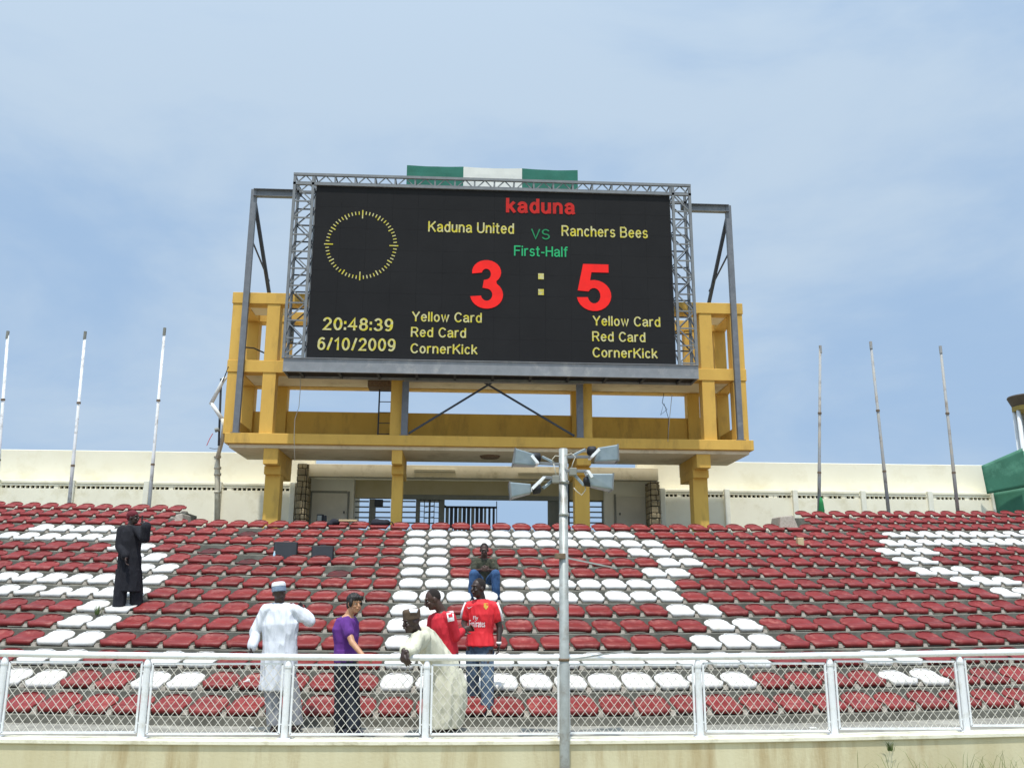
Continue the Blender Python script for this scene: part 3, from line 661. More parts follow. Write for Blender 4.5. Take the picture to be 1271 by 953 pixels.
# inner support portal under the screen
xa=at(502,468,23.36).x; xb=at(724,472,23.36).x; z1_=bz0-.02; z1_=avg(at(600,464.5,23.36).z,z1_); z0_=at(600,474.5,23.36).z
b=MB(); b.box(xa,xb,23.30,23.31,z0_,z1_); b.box(xa,xb,23.24,23.40,z1_,z1_+.012); b.box(xa,xb,23.24,23.40,z0_-.012,z0_); b.build('portal_beam',M['steel'],sb)
for (ul,v) in ((502.5,510),(720,510)):
    x=at(ul,v,23.37).x; b=MB(); b.box(x-.085,x+.085,23.355,23.367,zt,z0_-.013); b.box(x-.085,x-.073,23.367,23.49,zt,z0_-.013); b.box(x+.073,x+.085,23.367,23.49,zt,z0_-.013)
    b.box(x-.12,x+.12,23.352,23.495,zt+.001,zt+.014); b.build('portal_post',M['steeld'],sb)
MB().bar(at(507,538,23.42),at(612,474,23.42),.05,.04,up=Vector((0,1,0))).build('diagonal_brace',M['dksteel'],sb)
MB().bar(at(600,474,23.45),at(713,541,23.45),.05,.04,up=Vector((0,1,0))).build('diagonal_brace',M['dksteel'],sb)
# outer posts and outriggers
for sgn,(ut,vt,ub,vb) in ((-1,(313.5,235,294,540)),(1,(901.5,255,925,545))):
    x=avg(at(ut,vt,23.37).x,at(ub,vb,23.37).x); zt_=at(ut,vt,23.37).z
    if sgn==1: x=avg(at(902,262,23.37).x,at(921,520,23.37).x)
    b=MB(); b.box(x-.075,x+.075,23.36,23.372,zt+.003,zt_); b.box(x-.075,x-.063,23.372,23.49,zt+.003,zt_); b.box(x+.063,x+.075,23.372,23.49,zt+.003,zt_); b.box(x-.013,x+.013,23.373,23.48,zt+.003,zt_)
    b.box(x-.13,x+.13,23.352,23.52,zt+.001,zt+.015); b.build('outer_post',M['steeld'],sb)
    xi=XA if sgn==-1 else XB
    b=MB(); b.box(min(x,xi),max(x,xi),23.375,23.385,zt_-.20,zt_-.012); b.box(min(x,xi),max(x,xi),23.30,23.46,zt_-.012,zt_); b.box(min(x,xi),max(x,xi),23.30,23.46,zt_-.212,zt_-.20)
    b.build('outrigger_beam',M['steeld'],sb)
    MB().bar((xi,YT1,zt_-.1),(xi,23.4,zt_-.1),.12,.16).build('outrigger_tie',M['dksteel'],sb)
    MB().bar((x-sgn*.02,23.5,zt_-.35),(x-sgn*.32,YB,ztopL+.02),.09,.07).build('back_stay',M['dksteel'],sb)
    m0=Vector((x-sgn*.02,23.46,ztopL+1.5)); MB().bar(m0,(x-sgn*.26,YB-.35,ztopL+.8),.035).build('back_stay_tie',M['dksteel'],sb)
# little wiring loops behind the left truss, dangling cable
for P_,mm in (([(372,455),(373,480),(371,505),(366,520),(365,545),(366,572)],'cable'),([(824,488),(822,500),(828,508),(820,515),(824,500),(830,520),(829,545)],'bcable'),([(834,490),(832,510),(830,530),(829,548)],'cable')):
    MB().tube([at(u,v,23.3) for u,v in P_],.008,6).build('hanging_cable',M[mm],sb,smooth=True)
MB().tube([at(303,431,23.45),at(315,432,23.7),at(328,438,23.9)],.02,6).build('hanging_cable',M['bcable'],sb)
p=at(357,420,23.3); MB().box(p.x-.1,p.x+.14,23.2,23.4,p.z-.1,p.z+.5).build('control_box',M['gpost'],sb)
# flag banner behind the top truss
a0=at(505,207,YT1+.12); a3=at(717,212,YT1+.12); zf1=avg(a0.z,a3.z)
fl=thing('flag_banner',((a0.x+a3.x)/2,YT1+.1,zf1-.5),'green, white and green flag cloth hung along the top of the scoreboard','flag')
for k,(ua,ub,mm,nm) in enumerate(((505,575.3,'fgreen','green_panel'),(575.3,648,'fwhite','white_panel'),(648,717,'fgreen','green_panel'))):
    xa=at(ua,210,YT1+.12).x; xb=at(ub,210,YT1+.12).x; b=MB(); nn=14
    for i in range(nn+1):
        x=xa+(xb-xa)*i/nn
        for j in range(4):
            z=zf1+.03-.62*j/3; y=YT1+.12+.004*math.sin(x*3)+.010*noise.noise((x*2.2,j*.8,1))
            sag=-.02*math.sin(math.pi*i/nn)-.006*noise.noise((x*3,0,0))
            b.v.append((x,y,z+(sag if j==0 else 0)))
    for i in range(nn):
        for j in range(3): a=i*4+j; b.f.append((a,a+1,a+5,a+4)); b.m.append(0)
    o=b.build(nm,M[mm],fl); s_=o.modifiers.new('s','SOLIDIFY'); s_.thickness=.002
# ------------------------------------------------------------------ perimeter walls
def perim(u0,u1,vt0,vt1,pil,label, YW=27.6, YLw=27.1, ends=(None,None)):
    xa=ends[0] if ends[0] is not None else at(u0,vt0,YW).x; xb=ends[1] if ends[1] is not None else at(u1,vt1,YW).x
    zt_=avg(at(max(u0,0),vt0,YW).z,at(u1,vt1,YW).z)
    w_=thing('perimeter_wall',((xa+xb)/2,YW,rowS(0)),label,'wall')
    MB().box(xa,xb,YW,YW+.25,zg-3,zt_).build('upper_wall',M['wall'],w_,bevel=.015)
    return w_,xa,xb
def bays(w_, xs_, zc, zg_, YL=27.1):
    """lower wall with pilasters at xs_, cornice with a row of vent slots under it"""
    for a,c in zip(xs_,xs_[1:]):
        MB().box(a+.07,c-.07,YL,YL+.15,zg_,zc-.225).build('panel',M['wall2'],w_)
        MB().box(a+.1,c-.1,YL-.02,YL+.49,zc-.08,zc).build('cornice',M['wall2'],w_,bevel=.01)
        b=MB(); n=14; wv=(c-a-.2)/n
        for k in range(n+1):
            x=a+.1+k*wv; b.box(x-random.uniform(.012,.02),x+(wv if random.random()<.07 and k<n else random.uniform(.012,.02)),YL+.01,YL+.13,zc-.225,zc-.145)
        stuff(b.build('vent_fins',M['wall2'],w_))
        MB().box(a+.07,c-.07,YL+.30,YL+.32,zc-.30,zc-.10).build('vent_shade_backing',M['dark'],w_)  # dark sheet whose colour stands for the shade inside the slots
        b=MB(); b.box(a+.07,c-.07,YL,YL+.13,zc-.145,zc-.08)
        b.build('lintel',M['wall2'],w_)
    for a in xs_: MB().box(a-.075,a+.075,YL-.09,YL+.4,zg_,zc+.02).build('pilaster',M['pilaster'],w_,bevel=.01)
wl,xa,xb=perim(0,269,557,561.3,None,'cream perimeter wall with vent slots, left of the scoreboard tower',ends=(-26,at(391,572,27.6).x))
uL=[88,181,271,363]; xsL=[at(u,620,27.1).x for u in uL]; d=xsL[1]-xsL[0]; xsL=[xsL[0]-d*k for k in range(5,0,-1)]+xsL
bays(wl,xsL,avg(at(50,594.5,27.1).z,at(240,600,27.1).z),zg-.3)
wr,xa,xb=perim(933,1218,572.6,578,None,'cream perimeter wall with vent slots, right of the scoreboard tower',ends=(at(790,570,27.6).x,at(1221,578,27.6).x))
uR=[822,902,986.5,1071,1154,1233]; xsR=[at(u,620,27.1).x for u in uR]
bays(wr,xsR,avg(at(930,607,27.1).z,at(1180,612,27.1).z),zg-.3)
# ------------------------------------------------------------------ gatehouse
gh=thing('gatehouse',(at(595,640,27).x,27,zg),'beige gate building with doors and barred openings under the scoreboard','building')
YG=26.9
def pb_(name,m,u0,u1,v0,v1,Y,dep,parent=gh,bevel=.006,zlow=None):
    a=at(u0,(v0+v1)/2,Y); c=at(u1,(v0+v1)/2,Y); z1=at((u0+u1)/2,v0,Y).z; z0=at((u0+u1)/2,v1,Y).z if zlow is None else zlow
    return MB().box(a.x,c.x,Y,Y+dep,z0,z1).build(name,m,parent,bevel=bevel)
pb_('fascia',M['fascia'],373.5,817,578,593.5,YG,.35)
pb_('roof_slab',M['fascia'],376,815,580,586,YG+.352,2.2)
pb_('name_ledge',M['fascia'],514,565,582.5,585.3,YG-.10,.098); pb_('name_ledge',M['fascia'],514,565,585.5,592.3,YG-.04,.038)
pb_('name_ledge',M['fascia'],643,694,586,588.4,YG-.08,.078)
zlow=zg-.3
# stone pillars
def stone_pillar(u0,u1,vt):
    o=pb_('stone_pillar',M['mortar'],u0,u1,vt,650,YG-.12,.62,zlow=zlow)
    a=at(u0,620,YG-.12).x; c=at(u1,620,YG-.12).x; z1=at(u0,vt,YG-.12).z; z=zg-.1
    while z<z1-.05:
        h=random.uniform(.14,.22); x=a
        while x<c-.03:
            w_=random.uniform(.13,.22); x2=min(x+w_,c)
            b=MB(); b.box(x+.008,x2-.008,YG-.12-random.uniform(.03,.06),YG-.10,z+.008,min(z+h,z1)-.008); b.build('stone',M['stone'],o,bevel=.02,bseg=2)
            x=x2
        for xx,sg in ((c,1),(a,-1)):
            for yy in (YG-.1,YG+.12,YG+.33):
                b=MB(); b.box(min(xx,xx+sg*.04),max(xx,xx+sg*.04),yy,yy+.19,z+.008,min(z+h,z1)-.008); b.build('stone',M['stone'],o,bevel=.02,bseg=2)
        z+=h
stone_pillar(368,379,575); stone_pillar(808,818,597)
YR=27.42
pb_('room_wall',M['room'],381,437,594,650,YR,.2,zlow=zlow); pb_('side_wall',M['room'],436.5,439,594,650,YR,1.6,zlow=zlow)
d1=pb_('door',M['door'],386.5,431,611.5,650,YR-.03,.028,zlow=zlow)
for z_ in (0,): pb_('door_handle',M['dksteel'],426,427.5,634,637,YR-.07,.04,parent=d1)
b=pb_('door_frame',M['gpost'],384.5,386.3,609.5,650,YR-.05,.048,zlow=zlow); pb_('door_frame',M['gpost'],431.2,433,609.5,650,YR-.05,.048,zlow=zlow); pb_('door_frame',M['gpost'],386.4,431,609,611.3,YR-.05,.048)
pb_('room_wall',M['room'],750,806,597,650,YR,.2,zlow=zlow)
d2=pb_('door',M['door'],765,801.5,616,650,YR-.03,.028,zlow=zlow); pb_('door_handle',M['dksteel'],769,770.4,636,639,YR-.07,.04,parent=d2)
pb_('door_frame',M['gpost'],801.8,805,613,650,YR-.06,.058,zlow=zlow); pb_('door_frame',M['gpost'],762.5,764.7,613,650,YR-.05,.048,zlow=zlow)
pb_('header_beam',M['header'],437,752,597,619,YR+.3,.3)
pb_('header_beam',M['gpost'],500,694,614.5,620.5,YR+.24,.055)
for (a,c) in ((458,465.5),(516,521),(545,551.5),(680.5,695),(748,754)): pb_('post',M['gpost'],a,c,619,650,YR+.35,.22,zlow=zlow)
pb_('post',M['dksteel'],697,707,596,650,YR+.2,.2,zlow=zlow); pb_('control_unit',M['dksteel'],465,475,619.5,628,YR+.3,.2)
def grille(u0,u1,vs_):
    g=None
    for v in vs_:
        a=at(u0,v,YR+.45); c=at(u1,v,YR+.45); MB().tube([(a.x,a.y,a.z),(c.x,a.y,a.z)],.022,8).build('grille_bar',M['gpost'],gh)
for (a,c) in ((439,458),(465,484.6),(499,516),(706,717),(732,748)): grille(a,c,[622,628.8,635.4,642,648.6])
# sliding gate of vertical boards
gt=pb_('gate_rail',M['dksteel'],551.5,617,628,630.5,YR+.5,.05)
for k in range(12):
    u=553+k*5.3; a=at(u,640,YR+.5).x
    MB().box(a,a+(.10 if k<9 else .07),YR+.5,YR+.53,zlow,at(u,628.2,YR+.5).z-.02).build('board',M['dksteel'] if k%3 else M['gpost'],gt)
MB().bar(at(547,625,YR+.45),at(556,630,YR+.5),.05).build('gate_stay',M['dksteel'],gt)
MB().bar(at(616.5,622,YR+.5),at(616.5,650,YR+.5),.025).build('gate_stay',M['dksteel'],gt)
# turnstile
p=at(533,640,YR+.85); ts=thing('turnstile',(p.x,p.y,zg),'full-height turnstile of curved bars in the gate opening','turnstile')
zt_=at(533,622,YR+.85).z
MB().tube([(p.x,p.y,zg-.2),(p.x,p.y,zt_)],.03,10).build('centre_post',M['gpost'],ts)
for k in range(8):
    z=zg+.02+k*(zt_-zg)/8
    for a_ in (0,1,2,3):
        t=a_*math.pi/2+.5; MB().tube([(p.x,p.y,z),(p.x+.32*math.cos(t),p.y+.32*math.sin(t),z)],.013,6).build('arm',M['gpost'],ts)
for k in range(5):
    t=math.pi*.2+k*.5; MB().tube([(p.x-.3+k*.15,p.y-.3,zg-.2),(p.x-.3+k*.15,p.y-.3,zt_)],.012,6).build('cage_bar',M['gpost'],ts)
MB().box(p.x-.35,p.x+.35,p.y-.33,p.y+.33,zt_,zt_+.05).build('canopy',M['dksteel'],ts)
# ------------------------------------------------------------------ flagpoles
YFP=24.6
fp=[((10,411),(-6,630),'polew','white flagpole at the far left edge of the photo, cut by the frame'),((106,411.5),(84.5,640),'polew','white flagpole second from left, behind the raised left seats'),
 ((204.5,407),(184,640),'polew','white flagpole between left seats and scoreboard tower, with rings'),((1018,429),(1016.5,645),'poleg','upright weathered flagpole with green cloth at its foot'),
 ((1080.5,424),(1104,645),'poleg','leaning weathered grey flagpole, middle of the three on the right'),((1167,429.5),(1190,645),'poleg','leaning flagpole nearest the green sheeting at right')]
for (a,c,mm,lab) in fp:
    A=at(*a,YFP); B=at(*c,YFP+.1); B=B+(B-A).normalized()*.3
    t=thing('flagpole',B,lab,'flagpole','flagpoles behind the terrace')
    MB().tube([B,B.lerp(A,.35),B.lerp(A,.36),A],[.05,.047,.042,.036],10).build('pole',M[mm],t,smooth=True)
    MB().tube([A-Vector((0,0,.22)),A],.043,8).build('pole_head',M['poleg'] if mm=='poleg' else M['gpost'],t)
    for f in (.3,.62): q=B.lerp(A,f); MB().tube([q,q+(A-B).normalized()*.05],.055,10).build('ring',M['rust'],t)
A=at(1019,617,24.5); B=at(1020,640,24.5)
o=MB().tube([A,A.lerp(B,.3),A.lerp(B,.7),B+Vector((0,0,-.15))],[.03,.06,.085,.07],9).build('green_cloth',mat('green_cloth','#1f7a42','#186437',rough=.9,scale=9),smooth=True); tag(o,'green flag cloth bunched at the foot of a flagpole on the right','cloth')
# ------------------------------------------------------------------ drain pipe by the tower
dp=thing('drain_pipe',at(270,648,24.2),'broken white drain pipe bending up the left side of the tower','pipe')
MB().tube([at(269.5,660,24.2),at(270,600,24.2),at(269.5,567,24.2)],.075,12).build('lower_pipe',M['pipe'],dp,smooth=True)
MB().tube([at(270,568,24.15),at(273,556,24.0),at(276.5,543,23.8),at(278,528,23.6),at(276.5,520,23.6)],.058,12).build('elbow_pipe',mat('pale_pipe','#d6d1c2','#c6c0ae',rough=.5,scale=6),dp,smooth=True)
MB().tube([at(277,522,23.6),at(262,500,23.6)],.05,12).build('loose_pipe',M['paper'],dp,smooth=True)
MB().tube([at(261.5,502,23.6),at(276,474,23.6),at(280,468,23.6)],.05,12).build('loose_pipe',M['paper'],dp,smooth=True)
for v in (568,582,590,612): q=at(270,v,24.2); MB().tube([q,q+Vector((0,0,.06))],.095,12).build('pipe_collar',M['pipe'],dp,smooth=True)
MB().tube([at(271.5,553,23.75),at(274.5,470,23.6)],.03,8).build('dark_rod',M['dksteel'],dp)
MB().tube([at(276,474,23.55),at(281,462,23.5),at(283.5,455,23.48)],.014,6).build('wire',M['bcable'],dp)
MB().tube([at(256.5,553,23.6),at(260,545,23.6),at(264,538,23.6)],.01,6).build('wire',M['redwire'],dp)
MB().tube([at(260,556,23.6),at(266,557,23.6),at(271,556.5,23.6)],.008,6).build('wire',M['bcable'],dp)
q=at(267,534,23.62); MB().tube([q,q+Vector((.1,0,.03))],[.06,.05],8).build('lamp_holder',M['gpost'],dp)
# ------------------------------------------------------------------ green sheeting and tower at right
gs=thing('green_screen_wall',at(1250,630,26.6),'green sheeting fixed on a frame beside the right end of the wall','screen')
def sheet(poly,Y,nm,th=.05):
    P=[at(u,v,Y+dy) for u,v,dy in poly]; b=MB(); n=10
    for i in range(n+1):
        for j in range(n+1):
            s_,t_=i/n,j/n; p=(P[0]*(1-s_)+P[1]*s_)*(1-t_)+(P[3]*(1-s_)+P[2]*s_)*t_
            p=p+Vector((0,.018*noise.noise(p*1.2)+.010*noise.noise(p*3),0)); b.v.append(tuple(p))
    for i in range(n):
        for j in range(n): a=i*(n+1)+j; b.f.append((a,a+1,a+n+2,a+n+1)); b.m.append(0)
    o=b.build(nm,M['tarp'],gs,smooth=True); m_=o.modifiers.new('s','SOLIDIFY'); m_.thickness=th; return o
sheet([(1218,578,0),(1269,556,-.6),(1276,604,-.6),(1225,613,0)],26.7,'upper_sheet')
sheet([(1233,611.5,.1),(1290,601,-.6),(1290,650,-.6),(1240,650,.1)],26.9,'lower_sheet')
sheet([(1268.5,559,.3),(1330,575,0),(1330,650,0),(1270,650,.3)],26.9,'back_sheet')
for u in (1237,1262,1290): MB().bar(at(u,575,27.25),at(u,655,27.25),.08).build('frame_post',M['gpost'],gs)
YW_=70
wt=thing('water_tower',at(1276,640,YW_),'distant tower with brown bowl top on white columns at right edge','tower')
c=at(1276,500,YW_); s1=YW_/F*.97
zt_=at(1270,492,YW_).z; zb_=at(1270,510,YW_).z
b=MB(); R0=25*s1; R1=19.5*s1
b.tube([(c.x,YW_,zb_+.35),(c.x,YW_,zt_-.1),(c.x,YW_,zt_)],[R1,R0,R0*.97],40); b.build('bowl',M['bowl'],wt,smooth=False)
MB().tube([(c.x,YW_,zb_),(c.x,YW_,zb_+.36)],[R1*1.04,R1*1.04],40).build('bowl_ring',M['bowlrim'],wt)
for k in range(10):
    t=2*math.pi*k/10+.2; x=c.x+R1*.9*math.cos(t); y=YW_+R1*.9*math.sin(t); MB().tube([(x,y,-3),(x,y,zb_)],.16,10).build('tower_column',M['towercol'],wt,smooth=True)
# ------------------------------------------------------------------ things lying about the seats
def spot(i,u): # top of seat on row i at photo column u
    X=at(u,VR[i],rowY(i)).x; dy,dz=cyz(X); return Vector((X,rowY(i)+dy,rowS(i)+dz))
def case(i,u0,u1,v0,v1,lab,tilt=.15):
    a=at(u0,v0,rowY(i)); c=at(u1,v1,rowY(i)); p=spot(i+1,(u0+u1)/2); p.y+=.36; a=at(u0,v0,p.y); c=at(u1,v1,p.y); p.z-=.07; w_=(c.x-a.x)/2; h=a.z-(p.z+.08)
    t=thing('equipment_case',(p.x,p.y,p.z+.08),lab,'case','black equipment cases on the seats')
    b=MB(); b.box(-w_,w_,-.06,.06,0,h); o=b.build('case_body',M['black'],t,bevel=.015,bseg=2); o.location=(0,0,0)
    b=MB(); b.box(-w_+.02,w_-.02,-.068,-.061,.02,h-.02); o=b.build('case_face',mat('dark_mesh','#2a3036','#20252b',rough=.7),t); o.location=(0,0,0)
    b=MB(); b.tube([(-.06,0,h),(-.05,0,h+.025),(.05,0,h+.025),(.06,0,h)],.008,6); o=b.build('handle',M['dksteel'],t); o.location=(0,0,0)
    t.rotation_euler=(-tilt,0,.05)
case(3,334,362,672,690,'larger black equipment case standing on a red seat beside a bottle')
case(3,382.5,409,677,690,'smaller black equipment case on a red seat, right of the larger one')
p=spot(4,336); p.y+=.22; p.z+=.09
bt=thing('water_bottle',p,'small clear blue plastic bottle in front of the black case','bottle')
MB().tube([p,p+Vector((0,0,.13)),p+Vector((0,0,.17)),p+Vector((0,0,.19))],[.033,.033,.016,.014],12).build('bottle_body',M['cup'],bt,smooth=True)
MB().tube([p+Vector((0,0,.19)),p+Vector((0,0,.21))],.016,10).build('bottle_cap',M['paper'],bt)
# bag on the top row
CLOTH={'robew':(.020,8),'robec':(.018,8),'trw':(.012,9),'purple':(.010,11),'bltr':(.010,11),'shirtr':(.013,10),'jersey':(.010,10),'jeans':(.010,13),'jeans2':(.010,13),'hair':(.010,26),'camo':(.012,12),'navyr':(.013,8)}
def blob(name,mats,parts,parent=None,voxel=.012,smooth_it=2):
    b=MB()
    for f in parts: f(b)
    me=b.mesh('tmp',mats); o=bpy.data.objects.new('tmp',me); C.objects.link(o)
    r=o.modifiers.new('r','REMESH'); r.mode='VOXEL'; r.voxel_size=voxel; r.use_smooth_shade=True
    if smooth_it: s_=o.modifiers.new('s','SMOOTH'); s_.iterations=smooth_it; s_.factor=.5
    dg=bpy.context.evaluated_depsgraph_get(); m2=bpy.data.meshes.new_from_object(o.evaluated_get(dg)); m2.name=name
    bpy.data.objects.remove(o); bpy.data.meshes.remove(me)
    m2.materials.clear(); m2.materials.append(mats)
    wr=[v for k_,v in CLOTH.items() if M[k_]==mats]
    if wr:
        amp,fq=wr[0]; sd=random.random()*9
        nn=[v.normal.copy() for v in m2.vertices]
        for v,n_ in zip(m2.vertices,nn):
            p_=v.co; q_=Vector((p_.x*fq*1.5+sd,p_.y*fq*1.5,p_.z*fq*.55+p_.x*fq*.6)); a_=noise.noise(q_); b_=noise.noise(q_*2.1+Vector((3,1,5)))
            v.co=p_+n_*amp*((1-2.2*abs(a_))*.65+.28*b_-.28)
    n=bpy.data.objects.new(name,m2); C.objects.link(n)
    if parent: par(n,parent)
    return n
def ell(c,r,rot=None,n=14,m=9):
    def f(b):
        R=rot or Matrix.Identity(3); vs=[];fs=[]
        for j in range(m+1):
            ph=math.pi*j/m
            for i in range(n):
                t=2*math.pi*i/n; vs.append(Vector(c)+R@Vector((r[0]*math.sin(ph)*math.cos(t),r[1]*math.sin(ph)*math.sin(t),r[2]*math.cos(ph))))
        for j in range(m):
            for i in range(n): fs.append((j*n+i,(j+1)*n+i,(j+1)*n+(i+1)%n,j*n+(i+1)%n))
        b.add(vs,fs)
    return f
def ell(c,r,rot=None,n=14,m=9):
    def f(b):
        R=rot or Matrix.Identity(3); c_=Vector(c)
        vs=[c_+R@Vector((0,0,r[2]))]; fs=[]
        for j in range(1,m):
            ph=math.pi*j/m
            for i in range(n):
                t=2*math.pi*i/n; vs.append(c_+R@Vector((r[0]*math.sin(ph)*math.cos(t),r[1]*math.sin(ph)*math.sin(t),r[2]*math.cos(ph))))
        vs.append(c_+R@Vector((0,0,-r[2]))); L=len(vs)-1
        for i in range(n):
            fs.append((0,1+i,1+(i+1)%n)); fs.append((L,L-n+(i+1)%n,L-n+i))
        for j in range(m-2):
            for i in range(n): a=1+j*n; fs.append((a+i,a+n+i,a+n+(i+1)%n,a+(i+1)%n))
        b.add(vs,fs)
    return f
def cap(p,q,r0,r1,n=12):
    """tapered limb with round ends"""
    def f(b):
        P,Q=Vector(p),Vector(q); d=(Q-P); L=d.length
        if L<1e-6: return ell(P,(r0,r0,r0))(b)
        d/=L; pts=[];rs=[]
        for a in (80,55,28,0): t=math.radians(a); pts.append(P-d*r0*math.sin(t)); rs.append(max(r0*math.cos(t),.001))
        for a in (0,28,55,80): t=math.radians(a); pts.append(Q+d*r1*math.sin(t)); rs.append(max(r1*math.cos(t),.001))
        b.tube(pts,rs,n)
    return f
def chain(pts,rs): return [cap(a,c,r,s) for a,c,r,s in zip(pts,pts[1:],rs,rs[1:])]
def loft(secs,n=28,fold=0,fk=9,seed=0):
    """secs: (centre, side vector scaled to halfwidth, front vector scaled to halfdepth, fold amplitude)"""
    def f(b):
        vs=[];fs=[]
        for j,s_ in enumerate(secs):
            c_,sv,fv=Vector(s_[0]),Vector(s_[1]),Vector(s_[2]); am=s_[3] if len(s_)>3 else fold
            for i in range(n):
                t=2*math.pi*i/n; k=1+am*(math.sin(fk*t+seed+.25*j)+.6*math.sin((fk+4)*t+2*seed-.4*j))
                vs.append(c_+(sv*math.cos(t)+fv*math.sin(t))*k)
        for j in range(len(secs)-1):
            for i in range(n): fs.append((j*n+i,j*n+(i+1)%n,(j+1)*n+(i+1)%n,(j+1)*n+i))
        fs.append(tuple(range(n))[::-1]); L=(len(secs)-1)*n; fs.append(tuple(L+i for i in range(n)))
        b.add(vs,fs)
    return f
p=spot(0,472); bag=thing('shoulder_bag',(p.x,p.y,p.z+.08),'black bag lying on a top row seat near the tower column','bag')
blob('bag_body',M['blackc'],[ell((p.x,p.y,p.z+.16),(.24,.15,.10)),ell((p.x-.1,p.y,p.z+.2),(.12,.1,.08)),ell((p.x+.13,p.y,p.z+.19),(.1,.1,.07))],bag)
MB().tube([(p.x+.18,p.y-.1,p.z+.18),(p.x+.28,p.y-.12,p.z+.19),(p.x+.33,p.y-.1,p.z+.10)],.014,6).build('strap',M['blackc'],bag)
p=spot(0,414); o=blob('cloth_bundle',M['blackc'],[ell((p.x,p.y+.05,p.z+.18),(.13,.1,.09)),ell((p.x-.1,p.y,p.z+.13),(.08,.08,.07))]); tag(o,'small dark cloth bundle on the top row, left of the papers','bundle')
p=spot(0,431); o=MB().box(p.x-.2,p.x+.22,p.y-.1,p.y+.12,p.z+.2,p.z+.24).build('folded_papers',M['card'],bevel=.004); tag(o,'flat pale stack of papers on a top row seat','papers')
p=at(398,644,24.0); t=thing('loudspeaker',(p.x,24.0,zg),'small black loudspeaker box standing behind the top row','loudspeaker')
MB().box(p.x-.09,p.x+.08,23.9,24.1,zg,at(398,638.5,24).z).build('speaker_cabinet',M['black'],t,bevel=.01); MB().box(p.x-.07,p.x+.04,23.885,23.899,zg+.05,at(398,640,24).z).build('speaker_grille',M['gpost'],t)
MB().box(p.x+.11,p.x+.15,23.9,24.05,zg,at(398,640,24).z).build('speaker_side_panel',M['black'],t)
p=spot(2,998); o=MB().box(p.x-.07,p.x+.07,p.y-.2,p.y-.06,p.z+.06,p.z+.24).build('cardboard_box',M['card'],bevel=.008); tag(o,'small beige cardboard box on a red seat at right','box')
# weeds on the seats and litter
def tuft(b,c,n,h,sp):
    for _ in range(n):
        a=random.uniform(0,6.28); l=h*random.uniform(.5,1); d=Vector((math.cos(a),math.sin(a),0)); s0=Vector(c)+d*random.uniform(0,sp)
        side=Vector((-d.y,d.x,0))*.006; mid=s0+Vector((0,0,l*.6))+d*l*.15; tip=s0+Vector((0,0,l))+d*l*random.uniform(.2,.7)
        b.add([s0-side,s0+side,mid+side*.8,mid-side*.8,tip],[(0,1,2,3),(3,2,4)])
b=MB(); p=spot(8,122); tuft(b,p+Vector((0,-.26,-.02)),22,.2,.06); o=b.build('weed',M['leaf']); tag(o,'small green weed growing before a white seat at left','weed')
p=at(1133,905,10.95); b=MB(); tuft(b,Vector((at(1103,912,10.86).x,10.86,WT-.12)),18,.13,.05); o=b.build('weed',M['leaf']); tag(o,'small weed hanging in the crack of the front wall','weed')
for (u,v,lab) in ((305,836,'crumpled white paper on a seat behind the left fence panel'),):
    p=spot(12,305); o=blob('litter_paper',M['paper'],[ell((p.x,p.y-.05,p.z+.11),(.05,.035,.02)),ell((p.x+.03,p.y-.06,p.z+.13),(.03,.03,.03))],voxel=.01); tag(o,lab,'litter')
p=at(313,886,12.05); o=MB().box(p.x-.03,p.x+.03,p.y,p.y+.05,0.001,.02).build('litter_scrap',M['paper']); tag(o,'tiny white scrap on the walkway under the left seats','litter')
lit_lab=['scrap of white paper on the walkway by the purple figure','pale plastic scrap on a step at right','torn paper lying on the walkway behind the right panels']
for (u,v,Yq,zq,lb) in ((470,893,11.9,0,lit_lab[0]),(1010,899,11.8,0,lit_lab[2])):
    p=at(u,v,Yq); o=MB().box(p.x-.05,p.x+.03,Yq-.03,Yq+.04,CB*p.x*p.x+.001,CB*p.x*p.x+.012).build('litter_scrap',M['paper']); o['label']=lb; o['category']='litter'
# grass at the foot of the front wall
b=MB(); random.seed(11)
for k in range(520):
    X=random.choice([random.gauss(5.2,.9),random.gauss(5.6,.5),random.gauss(6.3,.7),random.uniform(-7,7)]); y=random.uniform(9.6,10.75)
    l=random.uniform(.05,.16) if not (4.2<X<7) else random.uniform(.12,.50)*(1-.35*(10.75-y))
    if -3.9<X<-2.9 and random.random()<.5: l=random.uniform(.2,.34)
    a=random.uniform(0,6.28); d=Vector((math.cos(a),math.sin(a)*.5,0)); s0=Vector((X,y,-.5)); side=Vector((.004,.002,0))
    pts=[s0,s0+Vector((0,0,l*.5))+d*l*.08,s0+Vector((0,0,l*.85))+d*l*.25,s0+Vector((0,0,l))+d*l*.5]
    b.add([pts[0]-side,pts[0]+side,pts[1]+side,pts[1]-side,pts[2]+side*.7,pts[2]-side*.7,pts[3]],[(0,1,2,3),(3,2,4,5),(5,4,6)])
o=b.build('grass',M['grass']); stuff(o); tag(o,'dry grass blades at the foot of the front wall','grass')
